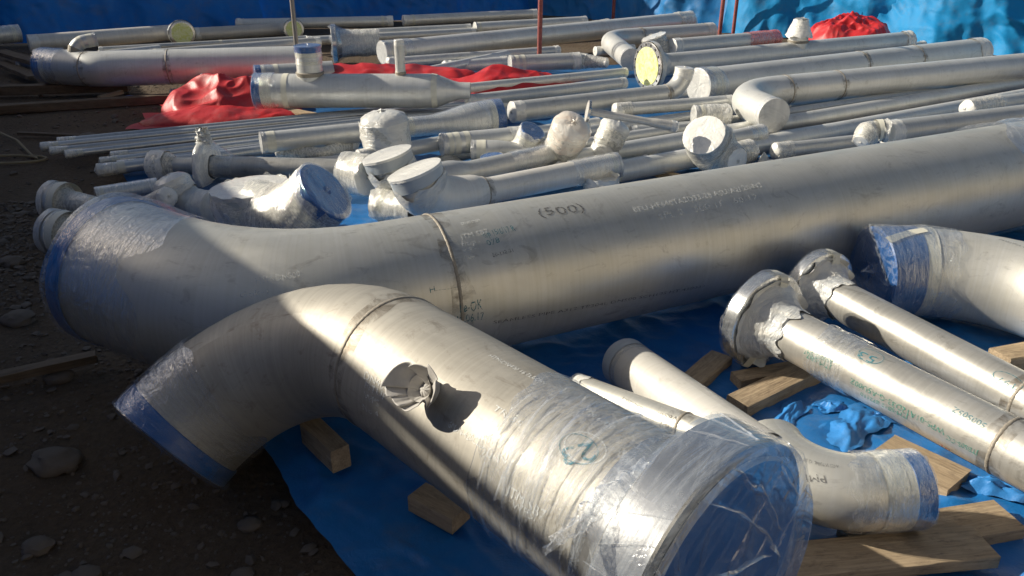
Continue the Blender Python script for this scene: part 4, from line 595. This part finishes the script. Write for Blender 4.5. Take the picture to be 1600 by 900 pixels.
o = mesh_obj('gravel', V, F, 'stone', smooth=50); tag(o, 'loose gravel and small stones on the shaded dirt', 'gravel', kind='stuff')
ROCK = [(-1.42, 2.06, .060, 'rounded brown boulder in the shade at the left edge, level with the blue tipped bend'), (-2.0, 2.93, .055, 'dark boulder at the left edge below the bend of the biggest pipe'),
        (-.70, 1.60, .026, 'flat grey stone between the tarp edge and the bend tip'), (-.93, 1.50, .032, 'wide flat stone at the bottom left, lowest of all'), (-.58, 1.50, .03, 'small pale stone close to the tarp edge near the bottom'),
        (-1.62, 2.5, .04, 'grey stone by the dark stick at the left'), (-1.30, 1.72, .035, 'low dark stone at the bottom left corner'), (-.74, 1.80, .028, 'stone tucked beneath the blue tipped bend'),
        (-2.35, 3.5, .05, 'dark stone in the shade left of the biggest bend'), (-3.05, 5.75, .06, 'pale stone on the gravel behind the bundle ends'), (-1.12, 1.62, .03, 'pebble left of the wide flat stone')]
for x, y, s, lb in ROCK:
    q = IV2.copy(); n_ = np.array([1 + .28 * nz(v[0] * 1.6 + x * 9, v[1] * 1.6, v[2] * 1.6) + .1 * nz(v[0] * 4, v[1] * 4 + y * 7, v[2] * 4) for v in IV2]); q = np.round(q * 2.2) / 2.2 * .35 + q * .65; q = q * n_[:, None] * [s * 1.25, s, s * .55]
    o = mesh_obj('rock', q + [x, y, ground_z(x, y) + s * .25], IF2, 'stone', smooth=50, origin=(x, y, ground_z(x, y))); tag(o, lb, 'rock', 'larger stones on the shaded dirt')

# ---------------------------------------------------------------- tarpaulins on the ground
def ridge(x, y, f, s): return 1 - abs(nz(x * f, y * f, s)) * 2.4
def tarp_h(x, y):
    w = .010 * nz(x * 2, y * 2, 1.) + .022 * max(0, ridge(x + .3 * y, y, 2.3, 4.) - .55) + .014 * max(0, ridge(x, y + .4 * x, 5.5, 8.) - .45) + .004 * ridge(x, y, 14, 8.)
    return w
def sheet(name, label, cat, rows, cols, fn, mat, group=None, origin=(0, 0, 0), smooth=60, kind=None):
    V, UV = [], []
    for j in range(rows + 1):
        for i in range(cols + 1):
            p = fn(i / cols, j / rows); V.append(p); UV.append((i / cols * 4, j / rows * 4))
    F = [(j * (cols + 1) + i, j * (cols + 1) + i + 1, (j + 1) * (cols + 1) + i + 1, (j + 1) * (cols + 1) + i) for j in range(rows) for i in range(cols)]
    o = mesh_obj(name, V, F, mat, uv=UV, smooth=smooth, origin=origin); return tag(o, label, cat, group, kind)
def front(u, v):
    y = .75 + 3.5 * v; xl = left_edge(y) + .012 * nz(y * 6, 2, 1) + .006 * nz(y * 22, 2, 1); x = xl + (5.2 - xl) * u ** 1.6
    e = min(1, (x - xl) / .12); z = .012 + tarp_h(x, y) * (.4 + .6 * e) + .02 * (1 - e) * abs(nz(y * 3.3, 0, 2))
    if x > .2 and y < 2.0 and not (y < 1.75 and x > .9): z += .05 * max(0, ridge(x * .8, y - .35 * x, 2.0, 13.) - .72)
    zr = .095 * math.exp(-((y - (1.47 - .30 * (x - 1.1))) / .035) ** 2) * (1 / (1 + math.exp(-(x - 1.06) * 30))) * (1 + .5 * nz(x * 14, y * 14, 3))
    if x > .8 and y < 1.75: z = .012 + (z - .012) * .35
    return (x, y, z + max(0, zr) * (1 if x > 1.2 else .3))
sheet('ground_tarp', 'blue tarpaulin spread under the foreground pipes, its torn edge on the shaded dirt', 'tarp', 230, 260, front, 'tarp_floor', 'blue tarpaulins on the ground')
def back(u, v):
    y = 4.05 + 4.6 * v; xl = left_edge(y) + .05 * nz(y * 3, 2, 1) + (.55 if y > 5 else .1); x = xl + (6.4 - xl) * u
    return (x, y, .006 + tarp_h(x, y) * 1.3)
sheet('ground_tarp', 'second blue tarpaulin lying under the middle rows of pipes', 'tarp', 120, 150, back, 'tarp_dark', 'blue tarpaulins on the ground')
def scrap(x0, y0, z0, w, h, rot, sd, label, mat='tarp_scrap', lift=.05):
    nm_, ct_, gp_ = ('tarp_scrap', 'tarp scrap', 'torn light blue tarp scraps') if mat == 'tarp_scrap' else ('film_scrap', 'plastic film', 'loose clumps of milky film')
    def fn(u, v):
        a, b = (u - .5) * w, (v - .5) * h * (1 + .5 * nz(u * 3, sd, 0)); a += .25 * w * nz(v * 3 + sd, 1, 0)
        z = lift * .8 * (.35 + max(0, ridge(u * w, v * h, 9 / max(w, .1) * .3, sd)) * .7 + .6 * nz(u * 2.4, v * 2.4, sd)) * (.25 + sin(pi * u) * sin(pi * v)) + .004 * nz(u * 9, v * 9, sd)
        return (x0 + a * cos(rot) - b * sin(rot), y0 + a * sin(rot) + b * cos(rot), z0 + .008 + max(-.003, z))
    sheet(nm_, label, ct_, 26, 26, fn, mat, gp_, origin=(x0, y0, z0))
scrap(0.881, 2.181, 0.010, 0.200, 0.070, 0.90, 1.0, 'torn light blue scrap standing beside the slanting timber, left of the larger one', lift=0.022)
scrap(1.063, 2.121, 0.010, 0.260, 0.130, 0.70, 4.0, 'largest torn light blue scrap, folded, on the tarp before the wide pale board', lift=0.030)
scrap(1.044, 2.236, 0.010, 0.100, 0.060, 0.10, 7.0, 'tiny light blue scrap behind the largest torn one', lift=0.022)
scrap(1.189, 2.181, 0.010, 0.130, 0.060, -0.30, 9.0, 'light blue scrap tucked against the front flanged pipe', lift=0.022)
scrap(1.368, 1.805, 0.010, 0.220, 0.080, -0.50, 11.0, 'crinkled light blue tarp fold at the right edge beside the split board', lift=0.060)
scrap(0.687, 1.568, .03, .09, .07, 1.2, 31., 'torn cream paper under the right side of the big wrapped flange', mat="paper", lift=.10)
scrap(-0.395, 4.875, 0.030, 0.208, 0.130, 0.30, 3.0, 'crumpled milky film clump between the capped pipes and the upright stub', mat="milky_white", lift=.10)
scrap(0.273, 4.659, 0.030, 0.234, 0.156, 1.00, 5.0, 'milky film clump right of the fat white elbow, on the tarp', mat="milky_white", lift=.10)
scrap(0.863, 5.049, 0.030, 0.208, 0.104, 0.20, 8.0, 'scrap of milky film beside the leaning stub', mat="milky_white", lift=.10)
scrap(-1.577, 4.274, 0.030, 0.208, 0.130, 0.80, 12.0, 'milky film clump at the foot of the tall wrapped flange', mat="milky_white", lift=.10)
scrap(-0.223, 4.144, 0.030, 0.260, 0.156, 0.10, 15.0, 'milky film rag behind the weld of the biggest pipe', mat="milky_white", lift=.10)
scrap(1.548, 4.833, 0.030, 0.182, 0.130, 0.50, 18.0, 'milky film rag at the foot of the short capped stub', mat="milky_white", lift=.10)

def heap(label, cx, cy, z0, wx, wy, rot, h, sd, n=110, sharp=1.6, f=1.0, name='red_tarp', mat='tarp_red', group='crumpled red tarpaulins'):
    def fn(u, v):
        a, b = (u - .5) * 2, (v - .5) * 2; R = math.hypot(a, b); e = max(0, 1 - R ** 2.2) if R < 1 else 0
        ang = math.atan2(b, a); ed = 1 + .22 * nz(cos(ang) * 1.4, sin(ang) * 1.4, sd)
        x, y = a * wx * ed, b * wy * ed
        k = .62 + .26 * ridge(x * f, y * f, 1.5, sd) + .16 * ridge(x * f + 3, y * f, 3.4, sd + 4) + .09 * ridge(x * f, y * f, 7, sd + 9)
        z = h * e ** .55 * max(.05, k) * .62 + .012 + .015 * abs(nz(x * 6, y * 6, sd)); 
        x += .10 * h * nz(x * 4, y * 4, sd + 20); y += .10 * h * nz(x * 4, y * 4, sd + 30)
        return (cx + x * cos(rot) - y * sin(rot), cy + x * sin(rot) + y * cos(rot), z0 + z)
    sheet(name, label, 'tarp', n, n, fn, mat, group, origin=(cx, cy, z0), smooth=40)
heap('big crumpled red tarpaulin heaped left of the nozzled pipe header, partly shiny', -2.30, 6.60, 0, .50, .42, .45, .45, 2.)
heap('flat red tarpaulin tail spreading from the big left heap towards the bundle', -2.28, 6.27, 0, .62, .26, .15, .16, 5.)
heap('red tarpaulin strip lying behind the nozzled pipe header', -1.28, 7.15, .12, .95, .36, .12, .24, 11., f=.7)
heap('pointed red tarpaulin between the header end and the rusty post', -.08, 7.02, .02, .72, .36, .22, .40, 17., f=.7)
heap('small red tarpaulin bundle at the foot of the bright blue wall', 3.98, 9.95, .05, .52, .42, .1, .52, 23., f=1.4)
heap('small blue tarpaulin rag on the dirt left of the big red heap', -3.15, 6.95, 0, .30, .14, .3, .06, 29., n=40, name='blue_rag', mat='tarp_scrap', group='blue rags')

# ---------------------------------------------------------------- tarpaulin walls on poles
def wall(label, a, b, h, mat, sd, amp=.10, lean=.0, flare=.25, n=130, base=0.):
    a, b = np.array(a, float), np.array(b, float); d = b - a; L = np.linalg.norm(d); d /= L; nn = np.array([d[1], -d[0]])
    def fn(u, v):
        s = u * L; z = base + h * v
        f = amp * (1.3 * nz(s * .9 + sd + z * .5, z * .35, sd) + .65 * nz(s * 3.4 + sd + z * .5, z * .45, 2) + .10 * nz(s * 8 + z, z * .6, 2) + .45 * max(0, ridge(s + z * .7, z - s * .25, 1.6, sd + 3) - .35) + .12 * max(0, ridge(s, z * 1.4 + s * .6, 3.6, sd + 5)) + .025 * ridge(s, z, 9, sd + 5))
        f += flare * (1 - v) ** 3 * (1 + .6 * nz(s * 1.7, 0, sd + 8)) - .12 * sin(pi * v) * (.5 + .5 * cos(2 * pi * s / max(L, 1) * 2))
        p = a + d * s + nn * f; zz = z - (.10 * abs(sin(pi * u)) * v * v)
        return (p[0], p[1], max(.004, zz))
    o = sheet('tarp_wall', label, 'tarp wall', int(n * .75), n, fn, mat, 'blue tarpaulins hung round the yard', origin=(a[0], a[1], 0), smooth=70)
    return o
HW = 2.15
C0 = (-6.7, 10.2); C1 = (-3.55, 11.95); C2 = (-.95, 13.2); C3 = (.35, 13.75)
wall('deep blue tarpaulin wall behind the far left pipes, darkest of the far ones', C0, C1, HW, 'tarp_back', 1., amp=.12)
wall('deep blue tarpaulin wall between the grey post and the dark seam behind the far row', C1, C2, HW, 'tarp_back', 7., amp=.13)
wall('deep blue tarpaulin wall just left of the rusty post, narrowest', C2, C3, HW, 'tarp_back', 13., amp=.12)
D1 = (.62, 13.3); D2 = (3.0, 11.35); D3 = (4.35, 9.75); D4 = (7.4, 8.2)
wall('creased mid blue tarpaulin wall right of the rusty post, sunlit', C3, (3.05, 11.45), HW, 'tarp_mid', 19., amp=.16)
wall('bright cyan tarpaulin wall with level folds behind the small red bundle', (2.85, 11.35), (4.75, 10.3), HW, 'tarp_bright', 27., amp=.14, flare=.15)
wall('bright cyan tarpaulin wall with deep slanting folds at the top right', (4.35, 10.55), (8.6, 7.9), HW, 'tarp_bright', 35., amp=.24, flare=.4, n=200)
# tarpaulin wall at the left and behind the left shoulder: it throws the shadow over the left of the yard
FN = np.array([.835, .550]); FD = np.array([-.550, .835]); FU = -1.75; FH = 2.20
def lf(u, v, sd=3.):
    s = 15.0 - 22.0 * u; sag = .045 + .040 * max(0, min(1, (4.05 - s) / .4)); top = FH - sag; z = top * v
    q = FU + (.05 * nz(s * .7, z * .4, sd) + .03 * nz(s * 2.4, z, sd)) * (1 - .9 * v ** 6); p = FN * q + FD * s
    return (p[0], p[1], z)
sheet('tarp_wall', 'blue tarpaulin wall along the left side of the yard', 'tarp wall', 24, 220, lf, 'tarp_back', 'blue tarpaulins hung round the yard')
def tube(name, a, b, r, mat, parent=None, n=12, **k):
    P = Path([a, b], .1); return lathe(P, [(0, 0), (0, r), (P.L, r), (P.L, 0)], mat, name, parent, nt=n)
ra, rb = FN * FU + FD * 15.0, FN * FU + FD * -7.0
rail = empty('fence_rail', (0, 0, 0), 'steel rail tied above the left tarpaulin wall', 'rail')
tube('rail_tube', (ra[0], ra[1], FH - .025), (rb[0], rb[1], FH - .025), .025, 'pole_grey', rail)
for k in range(7):
    p = FN * (FU - .06) + FD * (14.6 - 3.4 * k); tube('rail_post', (p[0], p[1], 0), (p[0], p[1], FH - .03), .024, 'pole_grey', rail)
for (x, y), m, lb in (((-2.25, 8.75), 'pole_grey', 'thin grey post rising from behind the blue topped nozzle'), ((.27, 8.3), 'rust', 'rusty red post standing at the centre beside the pointed red tarpaulin'),
        ((1.45, 12.2), 'rust', 'rusty red post against the creased tarpaulin, farthest one'), ((2.42, 9.85), 'rust', 'rusty red post in front of the pipe with red tinted end'), ((2.88, 11.0), 'rust', 'rusty red post against the seam of the bright tarpaulin'),
        ((-3.72, 11.75), 'pole_grey', 'thin dark post at the seam of the deep blue wall')):
    e = empty('fence_post', (x, y, 0), lb, 'post', 'posts holding the tarpaulins')
    tube('post_tube', (x, y, 0), (x + .02, y, 2.2), .024, m, e); lathe(Path([(x, y, 0), (x, y, .01)], .1), [(0, .07), (.01, .07), (.01, 0)], m, 'post_foot', e, nt=12)
    lathe(Path([(x, y, 1.2), (x, y, 1.3)], .1), [(0, .031), (.08, .031)], m, 'coupler', e, nt=12)

# pale building added behind the camera, unseen: its sunlit wall warms the pipes
bd = empty('bounce_building', (0, -9.5, 0), 'long low pale building added unseen behind the viewer to reflect light onto the pipes', 'building')
B0 = np.array([-9.5, -11.2]); bu = U; bn = -VV
def bbox(name, a0, a1, d0, d1, z0, z1, mat, parent):
    V = [tuple(B0 + bu * a + bn * d_) + (z,) for z in (z0, z1) for a, d_ in ((a0, d0), (a1, d0), (a1, d1), (a0, d1))]
    return mesh_obj(name, V, [(3, 2, 1, 0), (4, 5, 6, 7), (0, 1, 5, 4), (1, 2, 6, 5), (2, 3, 7, 6), (3, 0, 4, 7)], mat, parent, smooth=0)
bbox('wall', 10, 30, 0, 6, -.01, 5.0, 'bounce_wall', bd); bbox('roof', 8.7, 30.3, -.35, 6.3, 5.0, 5.2, 'pole_grey', bd)
for k in range(6): bbox('window', 10 + 3.2 * k, 11.2 + 3.2 * k, -.03, .05, 1.2, 2.2, 'hole', bd)

# ---------------------------------------------------------------- timber
def plank(name, label, group, A, B, w, h, mat):
    A, B = np.array(A), np.array(B); d = B - A; L = np.linalg.norm(d); d /= L; side = np.cross(d, [0, 0, 1]); side /= np.linalg.norm(side); up = np.cross(side, d)
    n = max(2, int(L / .03)); V = []; b = min(w, h) * .06; sd = A[0] * 7 + A[1] * 3
    prof = [(-w / 2 + b, 0), (w / 2 - b, 0), (w / 2, -b), (w / 2, -h + b), (w / 2 - b, -h), (-w / 2 + b, -h), (-w / 2, -h + b), (-w / 2, -b)]
    for k in range(n + 1):
        s = L * k / n
        for j, (a, z) in enumerate(prof):
            e = .0022 * nz(s * 14, j * 1.7, sd) + .005 * nz(s * 3, j * 3.1, sd + 4); ce = (.006 * nz(j * 2.3, sd, 1) if k in (0, n) else 0)
            V.append(d * (s - L / 2 + ce) + side * (a + e) + up * (z + e * .7))
    F = [(k * 8 + j, k * 8 + (j + 1) % 8, (k + 1) * 8 + (j + 1) % 8, (k + 1) * 8 + j) for k in range(n) for j in range(8)] + [tuple(range(7, -1, -1)), tuple(n * 8 + j for j in range(8))]
    # the plank is modelled along its own x axis so that the grain follows it
    V = np.array(V); X = np.c_[V @ d, V @ side, V @ up]; mid = (A + B) / 2
    o = mesh_obj(name, X, F, mat, smooth=40); o.matrix_world = Matrix(((d[0], side[0], up[0], mid[0]), (d[1], side[1], up[1], mid[1]), (d[2], side[2], up[2], mid[2]), (0, 0, 0, 1)))
    tag(o, label, 'timber', group)
for t_ in TIMBER: plank(*t_)

# ---------------------------------------------------------------- pipes and fittings
BUILT = {}
for d in SPOOLS:
    root, path, rf = build_spool(d)
    if d.get('special'): BUILT[d['special']] = (root, path, rf, d['r'])

# foreground pipe: heavy wrapped flange, film, crumpled cup
root, path, rf, r = BUILT['foreground']; Lp = path.L
FR = .272; FT = .10
fln = lathe(path, [(-.10, r * 1.005), (-.085, r * 1.03), (-.02, r * 1.18), (0, r * 1.2), (0, FR * .985), (.004, FR), (FT - .004, FR), (FT, FR * .985), (FT, FR * .5)], 'steel_flange', 'flange', root, nt=120, side='1')
lathe(path, [(FT + .001, FR * .87), (FT + .012, FR * .87), (FT + .013, FR * .86), (FT + .013, 0)], 'cap_blue', 'flange_cover', root, nt=90, side='1')
lathe(path, [(-.38, r + .003), (-.25, r + .006), (-.12, r + .008), (-.03, r + .016), (-.006, r * 1.28), (-.003, FR * .97), (-.002, FR + .003)], 'clear', 'plastic_wrap', root, nt=200, side='1', wr=(.0045, 4.5, .014), seed=3., rag=.05)
lathe(path, [(-.004, FR + .003), (FT + .002, FR + .003), (FT + .016, FR * .99), (FT + .020, FR * .93), (FT + .018, 0)], 'tight', 'plastic_wrap', root, nt=200, side='1', wr=(.0012, 5, .014), seed=13.)
lathe(path, [(FT * .3, FR + .006), (FT + .012, FR + .006), (FT + .05, FR * .86), (FT + .055, FR * .35)], 'loose', 'plastic_wrap', root, nt=150, side='1', wr=(.006, 5, .012), seed=31., rag=.08, th0=-2.9, th1=-1.5, closed=False)
# the long creases where the film was pulled tight round the pipe
def crease(path, rfn, s0, t0, s1, t1, w, parent, lift=.006, mat='loose', n=60, sd=0., name='film_crease'):
    V, F = [], []
    for k in range(n + 1):
        q = k / n; s = s0 + (s1 - s0) * q + .006 * nz(q * 5, sd, 0); t = t0 + (t1 - t0) * q; rr = rfn(s)
        ww = w * (.3 + sin(pi * q)) * (1 + .4 * nz(q * 9, sd, 4)); hgt = lift * (1 + .8 * nz(q * 7, sd, 2))
        V += [path.at(s - ww, t, rr + .002), path.at(s, t, rr + .002 + hgt), path.at(s + ww, t + .0, rr + .002)]
    for k in range(n): F += [(3 * k, 3 * k + 1, 3 * k + 4, 3 * k + 3), (3 * k + 1, 3 * k + 2, 3 * k + 5, 3 * k + 4)]
    return mesh_obj(name, V, F, mat, parent, smooth=80)
fr_ = lambda s: r + .004
for k in range(24):
    s0 = Lp - .38 + .36 * (k / 24) ** .9 + random.uniform(-.01, .01); t0 = random.uniform(-1.4, -.2) + .1; t1 = t0 + random.uniform(1.0, 2.3)
    crease(path, fr_, s0, t0, s0 + random.uniform(-.04, .06), t1, random.uniform(.0012, .0045), root, random.uniform(.002, .006), sd=k * 1.7)
def tail(parent, pts, r0, r1, seed, mat='loose', name='film_tail'):
    p = Path(pts, .08); n = 26; prof = []
    for k in range(n + 1):
        q = k / n; prof.append((p.L * q, (r0 + (r1 - r0) * q ** .7) * (1 + .25 * nz(q * 7, seed, 0))))
    o = lathe(p, prof, mat, name, parent, nt=26, wr=(r0 * .45, 3 / r0 * .35, p.L / 40), seed=seed, rag=.01)
    return o
tail(root, [(0.243, 1.159, 0.583), (0.147, 1.081, 0.59), (0.051, 1.003, 0.556)], .026, .003, 2.)


lathe(path, [(FT + .001, FR * .885), (FT + .015, FR * .88), (FT + .010, FR * .865)], 'milky', 'cover_rim', root, nt=90, side='1')
def face_fold(t0, t1, q0, q1, wd, sd, lift=.010):     # a fold of film stretched across the flange cover
    V, F = [], []; n = 50; s = path.L + FT + .016
    A_, B_ = path.at(s, t0, FR * q0), path.at(s, t1, FR * q1); ax = path.T[-1]; d_ = B_ - A_; L_ = np.linalg.norm(d_); d_ = d_ / L_; p_ = np.cross(ax, d_)
    for k_ in range(n + 1):
        q = k_ / n; c_ = A_ + d_ * L_ * q + p_ * (.030 * sin(pi * q) * sin(sd) + .010 * nz(q * 5, sd, 0)) + ax * (.002 + lift * sin(pi * q) ** .6 * (.6 + .6 * nz(q * 6, sd, 3)))
        w_ = wd * (.25 + sin(pi * q)) * (1 + .7 * nz(q * 8, sd, 5))
        V += [c_ - p_ * w_ - ax * lift * .8, c_ - p_ * w_ * .3, c_ + p_ * w_ * .25 - ax * .001, c_ + p_ * w_ - ax * lift * .8]
    for k_ in range(n): F += [(4 * k_ + e, 4 * k_ + e + 1, 4 * k_ + e + 5, 4 * k_ + e + 4) for e in range(3)]
    mesh_obj('film_crease', V, F, 'loose', root, smooth=70)
for k, (t0, t1, q0, q1, wd) in enumerate([(-.5, -2.2, .98, .7, .007), (-.2, -2.6, .95, .9, .005), (.3, 2.6, .97, .95, .008), (-.9, 2.9, .98, .5, .006), (.8, -2.4, .98, .6, .004), (-1.3, 1.9, .97, .5, .006), (-1.0, -2.0, .98, .97, .008), (.1, 1.6, .98, .9, .006), (-1.6, 2.4, .9, .6, .004), (-.35, 2.2, .98, .8, .003)]): face_fold(t0, t1, q0, q1, wd, k * 1.9 + .5)
for k in range(9):      # folds drawn tight over the flange rim
    t0 = random.uniform(-2.0, 1.0); crease(path, lambda s: FR + .001, Lp - .005, t0, Lp + FT, t0 + random.uniform(-.25, .25), random.uniform(.0015, .004), root, .003, sd=k * 2.3)
# crumpled cup standing on the foreground pipe
def crumple(path, s, th, r, size, hgt):
    c0, T, N, B = path.frame(s); nrm = N * cos(th) + B * sin(th); tan = np.cross(nrm, T); base = c0 + nrm * (r + .002)
    axis = nrm * .82 + np.array([-.30, -.38, .16]); axis /= np.linalg.norm(axis); X = np.cross(axis, [0, 0, 1]); X /= np.linalg.norm(X); Y = np.cross(axis, X)
    e = empty('crumpled_cup', base.tolist(), 'crumpled grey sheet shaped like a torn cup, stuck on top of the foreground pipe', 'crumpled cover')
    V, F, UVc = [], [], []; nr, na = 34, 110
    for i in range(nr + 1):
        q = i / nr
        for j in range(na):
            t = 2 * pi * j / na; fold = .42 * sin(3 * t + .6) + .34 * sin(5 * t + 2.) + .22 * sin(9 * t + 1. + q) + .12 * sin(14 * t)
            fold = math.copysign(abs(fold) ** .75, fold)
            R = size * (.01 + .99 * q) * (1 + .20 * sin(2 * t + 1) * q + .10 * sin(3 * t + 2) * q + .06 * nz(cos(t) * 4, sin(t) * 4, 1) * q); H = hgt * (.10 + .85 * q ** 1.15) + .30 * size * fold * q * (1.25 - .5 * q) + .05 * size * nz(cos(t) * 3 * q, sin(t) * 3 * q, 4)
            if q < .25: H += hgt * .30 * (1 - q / .25) ** .7
            tw = .35 * q * fold
            V.append(base + axis * (H - .012) + R * (X * cos(t + tw) + Y * sin(t + tw)))
    for i in range(nr):
        for j in range(na): F.append((i * na + j, i * na + (j + 1) % na, (i + 1) * na + (j + 1) % na, (i + 1) * na + j))
    o = mesh_obj('crumpled_sheet', V, F, 'crumple', e, smooth=50)
    so_ = o.modifiers.new('thickness', 'SOLIDIFY'); so_.thickness = .0018
    # the neck that plugs it into the pipe
    P = Path([base - nrm * .004, base + axis * (hgt * .45)], .1); lathe(P, [(0, size * .42), (P.L * .5, size * .30), (P.L, size * .46)], 'crumple', 'cup_neck', e, nt=40, wr=(.006, 30, .006), seed=5.)
    V2 = []
crumple(path, 1.160, 0.196, r, .060, .080)

# ring marks and tapes on the near pipes
root, path, rf, r = BUILT['foreground']; ring_mark(path, r, 1.563, -0.158, 0.0439, 0.0293, 'ink_teal', root, wdt=0.0016)
root, path, rf, r = BUILT['foreground']; ring_mark(path, r, 1.572, -0.207, 0.0463, 0.0317, 'ink_white', root, wdt=0.0016)
root, path, rf, r = BUILT['f53']; ring_mark(path, r, 0.416, 0.331, 0.0380, 0.0266, 'ink_teal', root, wdt=0.0016)
root, path, rf, r = BUILT['f197']; ring_mark(path, r, 0.783, 0.688, 0.0445, 0.0204, 'ink_teal', root, wdt=0.0016)
root, path, rf, r = BUILT['f53']
def strip(path, s0, s1, t0, t1, wd, rfn, mat, parent, lift=.003, n=30, name='tape_strip', rag=.0):
    V, F, UVs = [], [], []
    for k in range(n + 1):
        q = k / n; s = s0 + (s1 - s0) * q; t = t0 + (t1 - t0) * q; rr = rfn(s) + lift; d_ = np.array([s1 - s0, (t1 - t0) * rr]); d_ /= np.linalg.norm(d_); p_ = np.array([-d_[1], d_[0]])
        for e in (-1, -.33, .33, 1):
            a = wd * e * (1 + .1 * nz(q * 4, e, 0)); V.append(path.at(s + p_[0] * a, t + p_[1] * a / rr, rr)); UVs.append((q, e * .1))
    F = [(k * 4 + j, k * 4 + j + 1, k * 4 + j + 5, k * 4 + j + 4) for k in range(n) for j in range(3)]
    return mesh_obj(name, V, F, mat, parent, uv=UVs, smooth=60)
root, path, rf, r = BUILT['rightelbow']
rr_ = lambda s: r * 1.05
strip(path, -.02, .16, .45, .10, .016, rr_, 'tape', root)
# flange backs of the two front flanged pipes: cream tape over the rim, film bunched at the neck
for key, sd in (('f53', 2.), ('f197', 6.)):
    root, path, rf, r = BUILT[key]; R = r * 2.0; T = r * .6
    for t0 in (-.25, 2.6, -2.2):
        w = .14; V, UVs = [], []
        pr = [(T * .9, R * 1.035), (-.004, R * 1.035), (-.01, R * .98), (-.02, R * .7), (-.05, r * 1.2)]
        for dd_, q_ in pr:
            for e in (-1, 0, 1): V.append(path.at(-dd_, t0 + e * .018 / q_, q_ + .001)); UVs.append((dd_, e * .02))
        F = [(k * 3 + j, k * 3 + j + 1, k * 3 + j + 4, k * 3 + j + 3) for k in range(4) for j in range(2)]
        mesh_obj('tape_strip', V, F, 'tape', root, uv=UVs, smooth=60)
    lathe(path, [(-1.5 * r, r * 1.03), (-.9 * r, r * 1.10), (-.35 * r, r * 1.42), (-.10 * r, r * 1.66), (-.06 * r, R * .93)], 'milky', 'plastic_wrap', root, nt=90, side='0', wr=(r * .035, 1.1 / r, .009), seed=sd, rag=.03)
# tall flange in sagging film in the middle row
root, path, rf, r = BUILT['midflange']
sM = 0.337; lathe(path, [(sM - .035, r * .9), (sM - .03, r * 2.3), (sM - .015, r * 2.45), (sM + .01, r * 2.45), (sM + .02, r * 2.3), (sM + .03, r * 1.1)], 'milky_white', 'flange', root, nt=40, wr=(.006, 16, .012), seed=4.)
lathe(path, [(sM + .01, r * 2.5), (sM + .05, r * 2.0), (sM + .12, r * 1.5), (sM + .17, r * 1.08)], 'clear', 'plastic_wrap', root, nt=50, wr=(.009, 14, .012), seed=6.)
p_, T_, N_, B_ = path.frame(sM - .0)
tail(root, [(p_ + N_ * r * 2.2).tolist(), (p_ + N_ * r * 3.1 + np.array([0, 0, .04])).tolist(), (p_ + N_ * r * 3.6).tolist()], .035, .018, 8., 'milky')
# rope lying on the gravel at the left
rp = [(-3.35 + .22 * cos(a) + .01 * a, 5.2 + .09 * sin(a), ground_z(-3.35, 5.2) + .02) for a in np.linspace(0, 7.5, 40)]
rp += [(-3.2 - .25 * k, 5.35 + .22 * k, .02 + .01 * sin(k)) for k in range(1, 5)]
P = Path(rp, .05); o = lathe(P, [(s, .009) for s in P.S], 'rope', 'rope_line', None, nt=8); tag(o, 'thin looped rope lying on the gravel at the left', 'rope')
